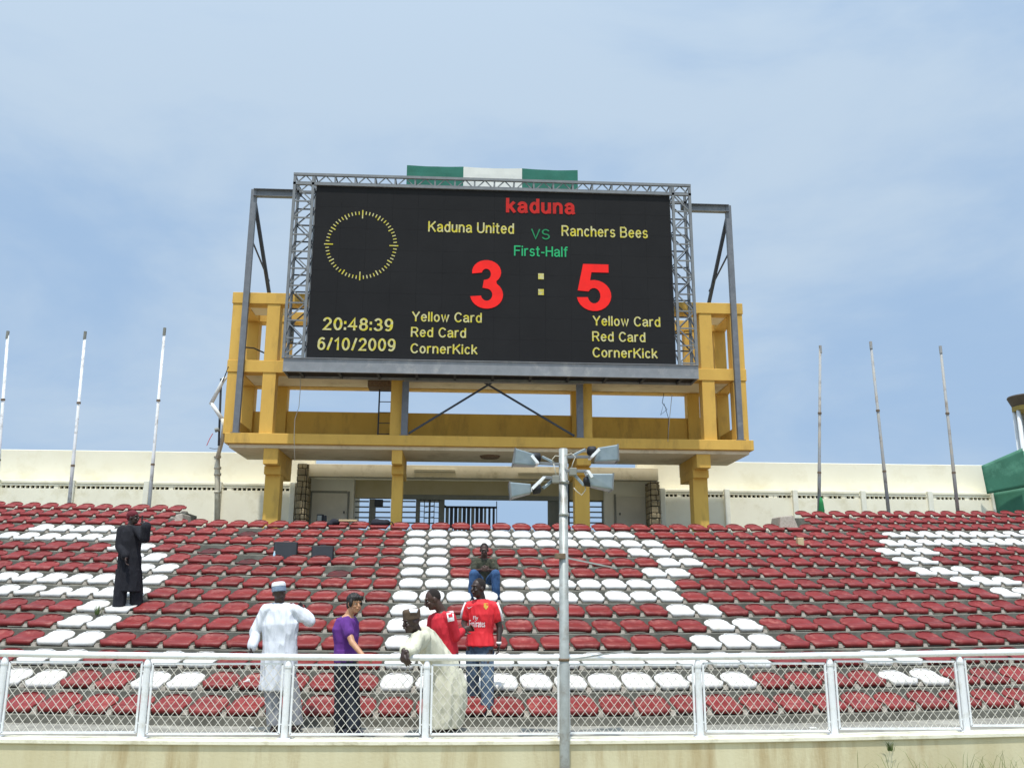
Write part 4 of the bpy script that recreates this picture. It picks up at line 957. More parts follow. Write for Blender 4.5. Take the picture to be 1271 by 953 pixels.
# ------------------------------------------------------------------ people
def V(*a): return Vector(a)
UP=V(0,0,1)
def basis(fwd,up=UP):
    f=Vector(fwd).normalized(); s=f.cross(up).normalized(); u=s.cross(f).normalized()
    return Matrix((s,f,u)).transposed()      # columns: side(right of person), front, up
def head_parts(c,fwd,up=UP,k=1.0):
    R=basis(fwd,up); g=lambda x,y,z: Vector(c)+R@(V(x,y,z)*k)
    P=[ell(g(0,-.008,.025),(.074*k,.094*k,.098*k),R,18,12), ell(g(0,.022,-.045),(.056*k,.066*k,.072*k),R,16,10), ell(g(0,.055,-.088),(.028*k,.026*k,.022*k),R),
       cap(g(0,.088,.012),g(0,.104,-.024),.010*k,.016*k), ell(g(0,.096,-.052),(.025*k,.012*k,.011*k),R), ell(g(0,.08,.03),(.055*k,.018*k,.012*k),R)]
    for s in (-1,1):
        P+=[ell(g(s*.077,-.005,-.008),(.010*k,.020*k,.032*k),R), ell(g(s*.036,.068,-.028),(.022*k,.022*k,.02*k),R)]
    return P
def hand_parts(w,d,nrm,curl=.4,side=1,k=1.0,spread=.18):
    """w wrist, d finger direction, nrm palm normal (towards palm), side: thumb side sign"""
    d=Vector(d).normalized(); nrm=Vector(nrm); nrm=(nrm-d*nrm.dot(d)).normalized(); s=d.cross(nrm)*side
    w=Vector(w); R=Matrix((s,nrm,d)).transposed()
    P=[ell(w+d*.045*k,(.040*k,.016*k,.052*k),R)]
    for i,(off,L) in enumerate(((.030,.068),(.010,.076),(-.010,.070),(-.029,.055))):
        b0=w+d*.080*k+s*off*k; f=(d+s*spread*(off/.03)).normalized(); pts=[b0]
        a=0
        for seg in (.45,.32,.23):
            a+=curl*(1+.1*i); v=f*math.cos(a)+nrm*math.sin(a); pts.append(pts[-1]+v*L*seg*k*1.05)
        P+=chain(pts,[.0098*k,.0092*k,.0085*k,.0075*k])
    b0=w+d*.022*k+s*.032*k; f=(d*.65+s*.7+nrm*.25).normalized(); m=b0+f*.036*k; P+=chain([b0,m,m+(d*.85+nrm*.4+s*.15).normalized()*.032*k],[.0135*k,.0115*k,.0095*k])
    return P
def foot_parts(ankle,fwd,k=1.0,ground=None):
    f=Vector(fwd); f.z=0; f.normalize(); a=Vector(ankle); g=a.z-.075 if ground is None else ground
    R=basis(f); heel=V(a.x,a.y,g+.035)-f*.05; toe=V(a.x,a.y,g+.028)+f*.15
    return [cap(heel,heel+f*.11,.038*k,.040*k),cap(heel+f*.08,toe,.042*k,.030*k),cap(a,heel+f*.03,.04*k,.04*k)]
def eyes(root,c,fwd,up=UP,k=1.0,skin=None):
    R=basis(fwd,up); g=lambda x,y,z: Vector(c)+R@(V(x,y,z)*k)
    for s in (-1,1):
        blob('eye',M['eye'],[ell(g(s*.031,.079,.006),(.011*k,.010*k,.006*k),R)],root,voxel=.004,smooth_it=0)
        blob('pupil',M['hair'],[ell(g(s*.031,.088,.006),(.0065*k,.0045*k,.0065*k),R)],root,voxel=.0028,smooth_it=0)
def torso_secs(pel,chest,neck,side,w=(.165,.175,.15,.19,.16,.09),dp=(.115,.12,.10,.125,.11,.07)):
    pel,chest,neck=map(Vector,(pel,chest,neck)); s=Vector(side).normalized()
    pts=[pel-(chest-pel)*.18,pel,pel.lerp(chest,.5),chest,chest.lerp(neck,.62),neck]
    out=[]
    for i,p in enumerate(pts):
        ax=(pts[min(i+1,5)]-pts[max(i-1,0)]).normalized(); sv=(s-ax*s.dot(ax)).normalized(); fv=sv.cross(ax)
        out.append((p,sv*w[i],fv*dp[i],0))
    return out
VX=.0068
def person(loc,label,group=None):
    t=thing('person',loc,label,'person',group); return t
def grow(secs,d,am=0): return [(c,sv*(1+d/sv.length),fv*(1+d/fv.length),am) for c,sv,fv,_ in secs]
# --- 1: person in black, left, on the terrace
Yb=16.35
def J(u,v,Y): return at(u,v,Y)
fz1=rowS(8)+cyz(-6.3)[1]
h=J(165.5,642.5,Yb); nk=J(162,652,Yb); ch=J(161.5,672,Yb); pe=J(161,697,Yb)
t=person((pe.x,Yb,fz1),'person in long black clothes and dark red cap standing among the left seats')
fw_=V(.95,-.25,.12); tw_=V(.8,-.6,0).normalized(); sd_=tw_.cross(UP).normalized()
el_r=J(180,668,Yb-.25); wr_r=J(181.5,652,Yb-.28); sh_r=nk+sd_*.17+V(0,0,-.05); sh_l=nk-sd_*.17+V(0,0,-.05)
sh1=J(151,658,Yb-.02); el1=J(148.5,678,Yb-.08); wr1=J(156.5,692,Yb-.2)
sh2=J(172,658,Yb-.06)
secs=torso_secs(pe,ch,nk,V(.9,.3,0),w=(.16,.17,.155,.17,0.136,.06),dp=(.13,.13,.12,.12,.1,.06))
an1=V(J(150,742,Yb).x,Yb-.08,fz1+.08); an2=V(J(170,742,Yb).x,Yb+.06,fz1+.08)
hp=[pe+V(-.09,0,-.03),pe+V(.09,0,-.03)]
body=[loft(secs)]+head_parts(h,fw_,V(-.15,0,1))+[cap(nk,h,.055,.055)]+chain([sh1,el1,wr1],[.06,.045,.032])+chain([sh2,el_r,wr_r],[.06,.045,.032])
body+=hand_parts(wr1,V(.15,-.2,-1),V(1,0,0),.35,1)+hand_parts(wr_r,V(-.7,.1,.6),V(-.3,.9,0),.5,1)
for a_,hh in ((an1,hp[0]),(an2,hp[1])): body+=chain([hh,(hh+a_)/2,a_],[.09,.06,.045])+foot_parts(a_,tw_,ground=fz1)
blob('body',M['skinD'],body,t,VX)
g=[loft(grow(secs,.02,.008)),cap(nk+V(0,0,-.05),sh1,.06,.08),cap(nk+V(0,0,-.05),sh2,.06,.08),cap(sh1,el1,.085,.075),cap(el1,wr1.lerp(el1,.15),.075,.065),cap(sh2,el_r,.085,.08),cap(el_r,wr_r.lerp(el_r,.1),.08,.085)]
blob('tunic',M['navyr'],g+[loft([(J(161,678,Yb),V(.165,0,0),V(0,.13,0),.01),(J(161,692,Yb),V(.195,0,0),V(0,.15,0),.015),(J(160.5,712,Yb),V(.20,0,0),V(0,.16,0),.025),(J(160.5,734,Yb),V(.205,0,0),V(0,.17,0),.03)])],t,.009)
blob('trousers',M['navyr'],[loft([(hp[0]+V(-.01,0,-.1),V(.115,0,0),V(0,.12,0),.02),((hp[0]+an1)/2,V(.11,0,0),V(0,.12,0),.03),(an1+V(.01,0,.02),V(.10,0,0),V(0,.12,0),.03)]),
    loft([(hp[1]+V(0.01,0,-.1),V(.115,0,0),V(0,.12,0),.02),((hp[1]+an2)/2,V(.11,0,0),V(0,.12,0),.03),(an2+V(-.01,0,-.0),V(.10,0,0),V(0,.12,0),.03)])],t,.009)
R=basis(fw_,V(-.15,0,1)); blob('cap',M['capred'],[ell(h+R@V(0,-.018,.055),(.088,.102,.085),R,18,12),ell(h+R@V(0,-.06,.02),(.075,.06,.075),R)],t,.008)
o=MB().box(-.012,.012,-.006,.006,0,.11).build('phone',M['black']); o.location=wr_r+V(-.08,0,.06); tag(o,'dark phone held to the mouth of the person in black','phone')
# --- 2: man in white robe seen from behind
Y2=11.72; gz=CB*9
h=J(346.5,736,Y2); nk=J(347,749,Y2+.03); ch=J(348,775,Y2); pe=J(347,815,Y2)
t=person((pe.x,Y2,gz),'man in long white shirt and white cap with grey band, seen from behind')
B=V(.12,1,0).normalized(); S=B.cross(UP)
secs=torso_secs(pe,ch,nk,V(1,-.05,0),w=(.19,.19,.18,.20,0.156,.06),dp=(.14,.14,.13,.13,.10,.06))
sh1=J(331,757,Y2); el1=J(317,785,Y2+.02); wr1=J(313,804,Y2-.12)
sh2=J(364,757,Y2); el2=J(384,770,Y2+.05); wr2=J(377,760,Y2+.30)
an1=V(J(341,905,Y2).x,Y2-.02,.085); an2=V(J(366,905,Y2).x,Y2+.05,.085)
hp=[pe+V(-.1,0,-.04),pe+V(.1,0,-.04)]
body=[loft(secs)]+head_parts(h,V(.25,.95,-.12))+[cap(nk,h,.06,.06)]+chain([sh1,el1,wr1],[.06,.045,.032])+chain([sh2,el2,wr2],[.06,.045,.032])
body+=hand_parts(wr1,V(-.3,-.1,-.9),V(1,0,0),.4,-1)+hand_parts(wr2,V(-.5,.2,.7),V(0,-1,0),.5,1)
for a_,hh in ((an1,hp[0]),(an2,hp[1])): body+=chain([hh,(hh+a_)/2+V(0,.02,0),a_],[.09,.062,.045])+foot_parts(a_,B,ground=gz)
blob('body',M['skinD'],body,t,VX)
hem=J(346,856,Y2).z
g=[loft(grow(secs,.022,.010)),cap(nk+V(0,0,-.05),sh1,.07,.074),cap(nk+V(0,0,-.05),sh2,.07,.076),cap(sh1,el1,.075,.072),cap(el1,wr1.lerp(el1,.12),.072,.058),cap(sh2,el2,.078,.078),cap(el2,wr2.lerp(el2,.1),.076,.062),
   loft([(pe+V(0,0,.12),V(.205,0,0),V(0,.15,0),.012),(pe+V(0,0,-.1),V(.215,0,0),V(0,.17,0),.03),(V(pe.x-.01,Y2,hem+.1),V(.20,0,0),V(0,.17,0),.05),(V(pe.x-.015,Y2,hem),V(.195,0,0),V(0,.17,0),.06)],n=48,fk=8,seed=1)]
blob('long_shirt',M['robew'],g,t,.009)
blob('trousers',M['trw'],[loft([(hh+V(0,0,-.15),V(.105,0,0),V(0,.11,0),.02),((hh+a_)/2,V(.095,0,0),V(0,.10,0),.04),(a_+V(0,0,.0),V(.085,0,0),V(0,.09,0),.04)],fk=6) for hh,a_ in zip(hp,(an1,an2))],t,.009)
up_=V(-.18,-.15,1).normalized(); R=basis(V(.25,.95,0),up_)
hb=h+V(0,0,.0)
blob('cap_band',M['capb'],[loft([(hb+R@V(0,0,.02),R@V(.088,0,0),R@V(0,.106,0),0),(hb+R@V(0,0,.085),R@V(.083,0,0),R@V(0,.1,0),0)])],t,.007)
blob('cap_top',M['capw'],[loft([(hb+R@V(0,0,.082),R@V(.087,0,0),R@V(0,.104,0),0),(hb+R@V(0,0,.125),R@V(.080,0,0),R@V(0,.095,0),0),(hb+R@V(0,0,.14),R@V(.06,0,0),R@V(0,.075,0),0)])],t,.007)
# --- 3: young person in purple T-shirt with hand on the rail
Y3=11.55
h=J(440,749,Y3-.02); nk=J(433,763,Y3); ch=J(429.5,781,Y3); pe=J(430,815,Y3)
t=person((pe.x,Y3,0),'young person in purple T-shirt and dark trousers, one hand on the rail')
FW=V(.75,-.66,0).normalized(); S=FW.cross(UP)
secs=torso_secs(pe,ch,nk,V(.72,.69,0),w=(.14,.145,.135,.165,0.132,.055),dp=(.10,.105,.10,.11,.095,.055))
shn=J(429,773,Y3-.10); eln=J(437,797,Y3-.25); wrn=J(451,814,Y3-.42)
shf=J(437,771,Y3+.15); elf=J(441,795,Y3+.20); wrf=J(438,812,Y3+.12)
an1=V(J(423,905,Y3).x,Y3+.05,.085); an2=V(J(440,905,Y3).x,Y3-.08,.085)
hp=[pe+V(-.05,-.05,-.04),pe+V(.06,.05,-.04)]
HF=V(.62,-.78,-.05)
body=[loft(secs)]+head_parts(h,HF,UP,.98)+[cap(nk,h+V(-.01,.02,-.03),.052,.052)]+chain([shn,eln,wrn],[.05,.038,.028])+chain([shf,elf,wrf],[.05,.038,.028])
body+=hand_parts(wrn,V(.75,-.35,-.15),V(0,-.3,-1),.45,-1)+hand_parts(wrf,V(.3,-.4,-.8),V(-1,0,0),.5,1)
for a_,hh in ((an1,hp[0]),(an2,hp[1])): body+=chain([hh,(hh+a_)/2,a_],[.085,.058,.042])
blob('body',M['skinL'],body,t,VX)
eyes(t,h,HF,UP,.98)
g=[loft(grow(secs[:-1]+[(secs[-1][0]-V(0,0,.03),secs[-1][1]*1.3,secs[-1][2]*1.3,0)],.018,.012)),cap(nk+V(0,0,-.05),shn,.055,.070),cap(nk+V(0,0,-.05),shf,.055,.066),cap(shn,shn.lerp(eln,.55),.074,.068),cap(shf,shf.lerp(elf,.55),.07,.065),
   loft([(pe+V(0,0,.08),S*.165,FW*.125,.015),(pe+V(0,0,-.005),S*.168,FW*.13,.02)])]
blob('t_shirt',M['purple'],g,t,.008)
blob('trousers',M['bltr'],[loft([(pe+V(0,0,.0),S*.15,FW*.115,.01),(pe+V(0,0,-.12),S*.15,FW*.12,.01)])]+[loft([(hh+V(0,0,-.06),V(.09,0,0),V(0,.1,0),.01),((hh+a_)/2,V(.08,0,0),V(0,.085,0),.03),(a_+V(0,0,-.01),V(.085,0,0),V(0,.095,0),.04)],fk=6) for hh,a_ in zip(hp,(an1,an2))],t,.009)
R=basis(HF); blob('hair',M['hair'],[ell(h+R@V(0,-.022,.045),(.088,.098,.088),R,18,12),ell(h+R@V(0,-.055,-.01),(.078,.055,.075),R),ell(h+R@V(.03,.072,.075),(.045,.03,.03),R),ell(h+R@V(-.03,.072,.075),(.045,.03,.028),R),ell(h+R@V(.07,.02,.01),(.018,.035,.05),R),ell(h+R@V(-.07,.02,.01),(.018,.035,.05),R)]+[cap(h+R@V(-.06+.024*i,.07,.08),h+R@V(-.064+.026*i,.092,.042),.012,.006) for i in range(6)],t,.006)
for a_ in (an1,an2): blob('shoe',M['shoe'],foot_parts(a_,FW,1.15,ground=.002),t,.008)
# --- 5: man in red shirt (behind)
Y5=12.0
h=J(537.5,744,Y5); nk=J(548,758,Y5+.02); ch=J(552,778,Y5+.02); pe=J(553,812,Y5+.02)
t=person((pe.x,Y5,0),'man in red shirt with white logo on the back, behind the leaning man')
FW=V(-.75,.65,0).normalized(); S=FW.cross(UP)
secs=torso_secs(pe,ch,nk,V(-.8,-.6,0),w=(.145,.15,.145,.165,.135,.055),dp=(.11,.115,.11,.12,.10,.06))
sh1=J(559,767,Y5-.10); el1=J(566,790,Y5-.05); wr1=J(576,781,Y5+.12)
sh2=J(538,768,Y5+.15); el2=J(533,792,Y5+.2); wr2=J(528,806,Y5+.05)
HF=V(-.9,-.25,-.3)
an1=V(pe.x-.1,Y5+.05,.085); an2=V(pe.x+.1,Y5-.05,.085); hp=[pe+V(-.09,0,-.04),pe+V(.09,0,-.04)]
body=[loft(secs)]+head_parts(h,HF,V(-.25,0,1),1.08)+[cap(nk,h+V(.03,0,-.02),.062,.06)]+chain([sh1,el1,wr1],[.058,.045,.032])+chain([sh2,el2,wr2],[.058,.045,.032])
body+=hand_parts(wr1,V(.8,.1,.15),V(0,-1,0),.5,1)+hand_parts(wr2,V(-.3,-.3,-.9),V(1,0,0),.4,1)
for a_,hh in ((an1,hp[0]),(an2,hp[1])): body+=chain([hh,(hh+a_)/2,a_],[.09,.062,.045])
blob('body',M['skinM'],body,t,VX); eyes(t,h,HF,V(-.25,0,1))
g=[loft(grow(secs[:-1]+[(secs[-1][0]-V(0,0,.02),secs[-1][1]*1.25,secs[-1][2]*1.25,0)],.022,.014)),cap(nk+V(0,0,-.05),sh1,.06,.074),cap(nk+V(0,0,-.05),sh2,.06,.07),cap(sh1,el1,.074,.062),cap(el1,wr1.lerp(el1,.3),.06,.05),cap(sh2,el2,.074,.062),cap(el2,wr2.lerp(el2,.3),.066,.055)]
blob('shirt',M['shirtr'],g,t,.008)
blob('trousers',M['bltr'],[loft([(pe+V(0,0,.0),S*.16,FW*.125,.01),(pe+V(0,0,-.12),S*.165,FW*.13,.01)])]+chain([hp[0]+V(0,0,-.05),(hp[0]+an1)/2,an1],[.1,.08,.07])+chain([hp[1]+V(0,0,-.05),(hp[1]+an2)/2,an2],[.1,.08,.07]),t,.009)
R=basis(HF,V(-.25,0,1)); blob('hair',M['shair'],[ell(h+R@V(0,-.017,.035),(.081,.098,.102),R,18,12)],t,.006)
for a_ in (an1,an2): blob('shoe',M['shoe'],foot_parts(a_,FW,1.1,ground=.002),t,.008)
# shirt logo
c=J(560,763,Y5-.175); 
def decal(name,m,c,sx,sz,ux,uz,parent,th=.002):
    ux=Vector(ux).normalized(); uz=Vector(uz).normalized(); n_=ux.cross(uz).normalized()
    b=MB(); vs=[c+ux*a*sx/2+uz*d*sz/2+n_*e*th for e in (-1,1) for a,d in ((-1,-1),(1,-1),(1,1),(-1,1))]
    b.add(vs,[(3,2,1,0),(4,5,6,7),(0,1,5,4),(1,2,6,5),(2,3,7,6),(3,0,4,7)]); return b.build(name,m,parent)
LG=(c,)
# --- 6: man in red football jersey
Y6=12.74; fz6=rowS(13)
h=J(593.5,730,Y6-.03); nk=J(597,742,Y6); ch=J(597.5,762,Y6); pe=J(596,797,Y6)
t=person((pe.x,Y6,fz6),'man in red football jersey and blue jeans, standing facing the camera')
FW=V(-.28,-.96,0).normalized(); S=FW.cross(UP)
secs=torso_secs(pe,ch,nk,V(-.97,.25,0),w=(.145,.148,.15,.168,.135,.055),dp=(.11,.115,.11,.125,.105,.06))
sh1=J(582,753,Y6); el1=J(576,773,Y6+.02); wr1=J(577.5,779,Y6-.2)
sh2=J(613,753,Y6); el2=J(620,778,Y6+.02); wr2=J(619,799,Y6-.06)
an1=V(J(586,872,Y6+.05).x,Y6+.05,fz6+.085); an2=V(J(605,884,Y6-.45).x,Y6-.3,fz6+.085)
hp=[pe+V(-.095,0,-.04),pe+V(.095,0,-.04)]
HF=V(-.75,-.65,.02)
body=[loft(secs)]+head_parts(h,HF,UP,1.08)+[cap(nk,h+V(.01,.01,-.03),.064,.062)]+chain([sh1,el1,wr1],[.058,.043,.031])+chain([sh2,el2,wr2],[.058,.043,.031])
body+=hand_parts(wr1,V(-.8,-.4,-.1),V(0,.4,-1),.5,1)+hand_parts(wr2,V(.05,-.1,-1),V(-1,0,0),.4,1)
for a_,hh in ((an1,hp[0]),(an2,hp[1])): body+=chain([hh,(hh+a_)/2+V(0,-.03,0),a_],[.09,.062,.045])
blob('body',M['skinD'],body,t,VX); eyes(t,h,HF)
js=grow(secs[:-1]+[(secs[-1][0]-V(0,0,.02),secs[-1][1]*1.2,secs[-1][2]*1.2,0)],.022,.008)
g=[loft(js),cap(nk+V(0,0,-.055),sh1,.06,.072),cap(nk+V(0,0,-.055),sh2,.06,.072),cap(sh1,sh1.lerp(el1,.6),.074,.068),cap(sh2,sh2.lerp(el2,.6),.074,.068),loft([(pe+V(0,0,.14),S*.168,FW*.135,.005),(pe+V(0,0,.05),S*.188,FW*.155,.005),(pe+V(0,0,-.045),S*.205,FW*.175,.008)])]
blob('jersey',M['jersey'],g,t,.008)
for (a_,c_,sg) in ((sh1,el1,-1),(sh2,el2,1)):
    MB().tube([a_+V(sg*.045,-.03,.06),a_.lerp(c_,.3)+V(sg*.070,-.03,.01),a_.lerp(c_,.62)+V(sg*.068,-.025,-.02)],[.014,.017,.016],8).build('sleeve_stripe',M['whitep'],t,smooth=True)
blob('jeans',M['jeans'],[loft([(pe+V(0,0,-.0),S*.178,FW*.140,.01),(pe+V(0,0,-.16),S*.178,FW*.14,.01)])]+[loft([(hh+V(0,0,-.07),V(.098,0,0),V(0,.1,0),.01),((hh+a_)/2+V(0,-.03,0),V(.088,0,0),V(0,.09,0),.02),(a_+V(0,0,-.01),V(.08,0,0),V(0,.085,0),.04)],fk=5) for hh,a_ in zip(hp,(an1,an2))],t,.009)
R=basis(HF); blob('hair',M['shair'],[ell(h+R@V(0,-.019,.039),(.084,.100,.103),R,18,12)],t,.006)
MB().tube([wr2+V(0,0,.0),wr2+V(0,0,.03)],.036,12).build('wristband',M['whitep'],t,smooth=True)
for a_ in (an1,an2): blob('shoe',M['shoe'],foot_parts(a_,FW,1.1,ground=fz6+.002),t,.008)
TXT6=(t,FW,S)
# wrap lettering onto the chest by casting rays at the jersey
def cast_text(s,u0,u1,v0,v1,m,root,target,name,bold=.0):
    cu=bpy.data.curves.new('t','FONT'); cu.body=s; cu.size=1; cu.offset=bold; cu.resolution_u=2
    o=bpy.data.objects.new('t',cu); C.objects.link(o); dg=bpy.context.evaluated_depsgraph_get()
    me=bpy.data.meshes.new_from_object(o.evaluated_get(dg)); bpy.data.objects.remove(o)
    xs=[v.co.x for v in me.vertices]; ys=[v.co.y for v in me.vertices]; x0,x1,y0,y1=min(xs),max(xs),min(ys),max(ys)
    wl_=wloc(target); O=MW.translation
    for v in me.vertices:
        u=u0+(u1-u0)*(v.co.x-x0)/(x1-x0); vv=v1+(v0-v1)*(v.co.y-y0)/(y1-y0)
        d=(at(u,vv,12)-O).normalized(); hit,loc,nn,_=target.ray_cast(O-wl_,d)
        P=(loc+wl_+nn*.004) if hit else at(u,vv,Y6-.14)
        v.co=P
    me.materials.append(m); ob=bpy.data.objects.new(name,me); C.objects.link(ob); par(ob,root); return ob
jer=[c_ for c_ in t.children if c_.name.startswith('jersey')][0]
bpy.context.view_layer.update()
cast_text('Fly',587.5,593.5,764,770,M['whitep'],t,jer,'print',.01); cast_text('Emirates',582.5,602,769,778,M['whitep'],t,jer,'print',.01)
def cast_quad(poly,m,root,target,name,off_=.006):
    if len(poly)==4:
        b=MB(); wl_=wloc(target); O=MW.translation; n=7
        for i in range(n+1):
            for j in range(n+1):
                f,g_=i/n,j/n; u=(poly[0][0]*(1-f)+poly[1][0]*f)*(1-g_)+(poly[3][0]*(1-f)+poly[2][0]*f)*g_; v=(poly[0][1]*(1-f)+poly[1][1]*f)*(1-g_)+(poly[3][1]*(1-f)+poly[2][1]*f)*g_
                d=(at(u,v,12)-O).normalized(); hit,loc,nn,_=target.ray_cast(O-wl_,d); b.v.append(tuple(loc+wl_-d*off_) if hit else tuple(at(u,v,Y5)))
        for i in range(n):
            for j in range(n): a=i*(n+1)+j; b.f.append((a,a+n+1,a+n+2,a+1)); b.m.append(0)
        return b.build(name,m,root)
    b=MB(); wl_=wloc(target); O=MW.translation
    for u,v in poly:
        d=(at(u,v,12)-O).normalized(); hit,loc,nn,_=target.ray_cast(O-wl_,d); b.v.append(tuple(loc+wl_+nn*.005) if hit else tuple(at(u,v,Y6-.14)))
    b.f.append(tuple(range(len(poly)))); b.m.append(0); return b.build(name,m,root)
cast_quad([(600.5,748.5),(605.5,748.5),(605.8,753),(603,756.5),(600.3,753)],M['gold'],t,jer,'crest')
cast_quad([(579.8,753.2),(581.8,755.2),(587,752),(582,753.8),(580.5,753)],M['whitep'],t,jer,'chest_mark')
r5=[o for o in bpy.data.objects if o.name.startswith('person') and 'logo on the back' in o.get('label','')][0]
sh5=[c_ for c_ in r5.children if c_.name.startswith('shirt')][0]
q5=cast_quad([(554,759),(562.5,757.5),(564,770),(556,771.5)],M['whitep'],r5,sh5,'logo_patch'); cast_quad([(556.2,762),(561.3,761),(562,765),(557,766)],M['shirtr'],r5,sh5,'logo_mark',.010)
# --- 7: seated man
Y7=rowY(6); s6=rowS(6)
h=J(601,682.5,Y7-.12); nk=J(601,692,Y7-.05); ch=J(601,703,Y7+.0); pe=V(J(602,716,Y7).x,Y7+.05,s6+.17)
t=person((pe.x,Y7,s6),'man in camouflage shirt and blue jeans sitting with folded hands on a white seat')
FW=V(0,-1,0); S=FW.cross(UP)
secs=torso_secs(pe,ch,nk,V(-1,0,0),w=(.16,.165,.16,.19,0.148,.055),dp=(.12,.125,.12,.125,.10,.06))
sh1=J(590,697,Y7-.03); el1=J(588,709,Y7-.16); wr1=J(598,707,Y7-.36)
sh2=J(612.5,697,Y7-.03); el2=J(615,709,Y7-.16); wr2=J(606,707,Y7-.36)
gr=rowS(7)+.002
kn1=J(588,712,Y7-.42); kn2=J(615,712,Y7-.42); an1=V(J(585.5,733,Y7-.42).x,Y7-.36,gr+.08); an2=V(J(616,733,Y7-.42).x,Y7-.36,gr+.08)
HF=V(-.05,-.95,-.25)
hp=[pe+V(-.09,-.02,-.02),pe+V(.09,-.02,-.02)]
body=[loft(secs)]+head_parts(h,HF)+[cap(nk,h+V(0,.03,-.03),.06,.058)]+chain([sh1,el1,wr1],[.056,.043,.031])+chain([sh2,el2,wr2],[.056,.043,.031])
body+=hand_parts(wr1,V(.8,-.3,.2),V(0,1,0),.5,1)+hand_parts(wr2,V(-.8,-.3,.1),V(0,1,0),.5,-1)
for a_,k_,hh in ((an1,kn1,hp[0]),(an2,kn2,hp[1])): body+=chain([hh,k_,a_],[.085,.062,.045])
blob('body',M['skinM'],body,t,VX); eyes(t,h,HF)
blob('shirt',M['camo'],[loft(grow(secs[:-1]+[(secs[-1][0]-V(0,0,.02),secs[-1][1]*1.2,secs[-1][2]*1.2,0)],.02,.01)),cap(sh1,sh1.lerp(el1,.7),.072,.065),cap(sh2,sh2.lerp(el2,.7),.072,.065),cap(nk+V(0,0,-.05),sh1,.055,.07),cap(nk+V(0,0,-.05),sh2,.055,.07)],t,.008)
blob('jeans',M['jeans2'],[cap(hp[0],kn1,.105,.085),cap(hp[1],kn2,.105,.085),cap(kn1,an1,.082,.075),cap(kn2,an2,.082,.075),cap(hp[0],hp[1],.12,.12)],t,.009)
R=basis(HF); blob('hair',M['shair'],[ell(h+R@V(0,-.018,.036),(.078,.093,.096),R,18,12)],t,.006)
for a_ in (an1,an2): blob('shoe',M['shoe'],foot_parts(a_,FW,1.05,ground=gr),t,.008)
# --- 4: man in cream robe leaning on the rail
Y4=11.35; RZ=ztop(-.6)+RH
h=J(510.5,771.5,Y4+.02); nk=J(518,785,Y4+.1); ch=J(529,800,Y4+.22); pe=J(553,828,Y4+.42)
t=person((pe.x,Y4+.4,0),'man in cream robe and brown cap leaning over the rail with hanging hands')
secs=torso_secs(pe,ch,nk,V(.45,.89,0).cross(V(.4,-.1,.9)) if False else V(.55,.83,0),w=(.165,.17,.165,.19,0.152,.06),dp=(.12,.12,.11,.115,.09,.06))
sh1=J(519,791,Y4-.02); el1=J(509,812,Y4-.12); el1.z=RZ+.05; wr1=J(504,808,YF-.1)
sh2=J(524,786,Y4+.32); el2=J(503,808,Y4+.02); wr2=J(500,812,YF-.02)
el1=V(J(513,812,YF+.1).x,YF+.12,RZ+.055); wr1=V(J(504.5,812,YF-.1).x,YF-.09,RZ+.03)
el2=V(J(507,806,YF+.2).x,YF+.20,RZ+.06); wr2=V(J(501,809,YF-.05).x,YF-.04,RZ+.045)
HF=V(-.78,-.55,-.16); HU=V(-.04,-.05,1)
hp=[pe+V(-.05,-.08,-.06),pe+V(.05,.08,-.06)]; an1=V(J(548,905,Y4+.4).x,Y4+.3,.085); an2=V(J(562,905,Y4+.4).x,Y4+.5,.085)
body=[loft(secs)]+head_parts(h,HF,HU,1.1)+[cap(nk,h+V(.02,.02,-.01),.062,.06)]+chain([sh1,el1,wr1],[.058,.045,.032])+chain([sh2,el2,wr2],[.058,.045,.032])
body+=hand_parts(wr1,V(.08,-.35,-.9),V(.6,.7,0),.35,-1,1.05)+hand_parts(wr2,V(-.1,-.6,-.75),V(.6,.7,0),.4,1,1.05)
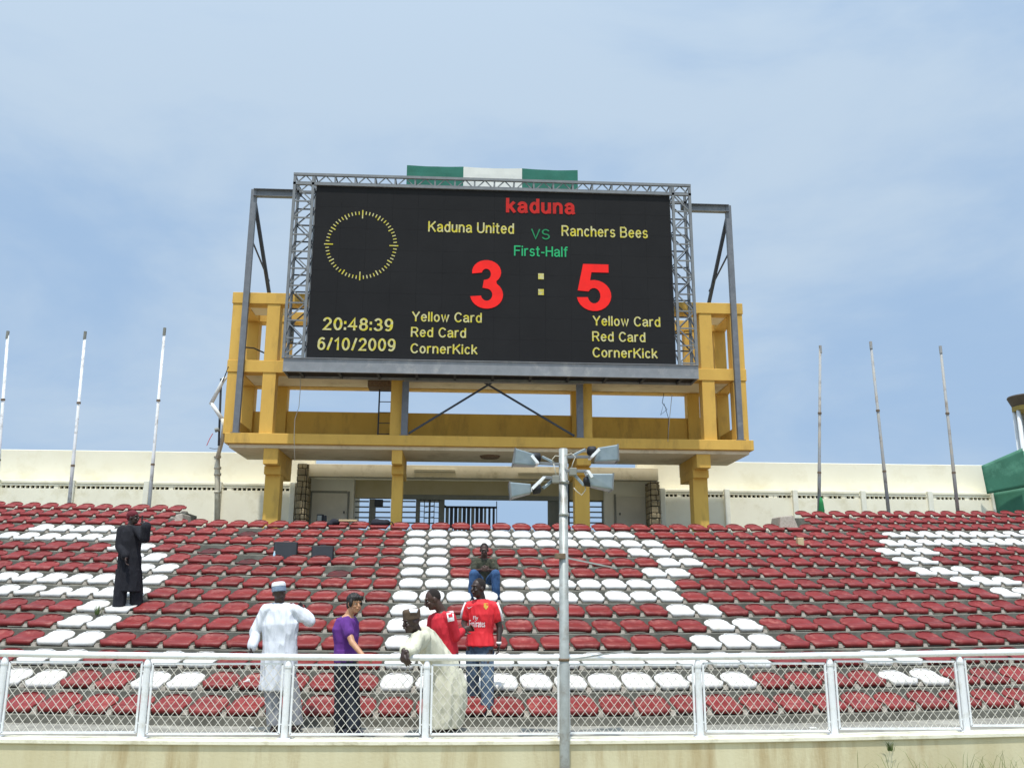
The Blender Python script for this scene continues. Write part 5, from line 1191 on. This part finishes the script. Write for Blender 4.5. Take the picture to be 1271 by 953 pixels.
for a_,hh in ((an1,hp[0]),(an2,hp[1])): body+=chain([hh,(hh+a_)/2,a_],[.09,.062,.045])+foot_parts(a_,V(-1,-.4,0),ground=0.002)
blob('body',M['skinD'],body,t,VX); eyes(t,h,HF,HU,1.03)
hemz=J(550,907,Y4+.4).z
g=[loft(grow(secs,.03,.012)),cap(sh1,el1,.085,.075),cap(el1,wr1.lerp(el1,.25),.072,.06),cap(sh2,el2,.09,.078),cap(el2,wr2.lerp(el2,.25),.075,.062),
 cap(J(526,791,Y4+.05),J(516,803,Y4-.02),.09,.09),
 loft([(pe+V(-.12,-.05,.10),V(.18,.05,0),V(-.05,.17,0),.01),(pe+V(-.02,0,-.08),V(.215,.05,0),V(-.05,.20,0),.02),(V(J(553,860,Y4+.4).x,Y4+.4,J(553,860,Y4+.4).z),V(.24,.05,0),V(-.05,.21,0),.04),
       (V(J(551,885,Y4+.4).x,Y4+.4,J(551,885,Y4+.4).z),V(.235,.05,0),V(-.05,.21,0),.06),(V(J(549,904,Y4+.4).x,Y4+.4,max(.05,J(549,904,Y4+.4).z)),V(.215,.05,0),V(-.05,.21,0),.07)],n=56,fk=9,seed=2),
 loft([(pe+V(.1,.05,-.02),V(.1,0,0),V(0,.12,0),.01),(J(571,850,Y4+.45),V(.09,0,0),V(0,.12,0),.04),(J(572,878,Y4+.45),V(.07,0,0),V(0,.1,0),.06)],n=28,fk=5)]
blob('robe',M['robec'],g,t,.009)
R=basis(HF,HU); hb=h
blob('cap',M['capbr'],[loft([(hb+R@V(0,-.012,.035),R@V(.095,0,0),R@V(0,.112,0),0),(hb+R@V(0,-.015,.125),R@V(.099,0,0),R@V(0,.114,0),0),(hb+R@V(0,-.015,.148),R@V(.090,0,0),R@V(0,.104,0),0)])],t,.007)
bpy.context.view_layer.update()
cp4=[c_ for c_ in t.children if c_.name.startswith('cap')][0]
cast_quad([(507.5,755.2),(519,755.2),(517.5,760),(509,760)],M['capw'],t,cp4,'cap_patch',.008)
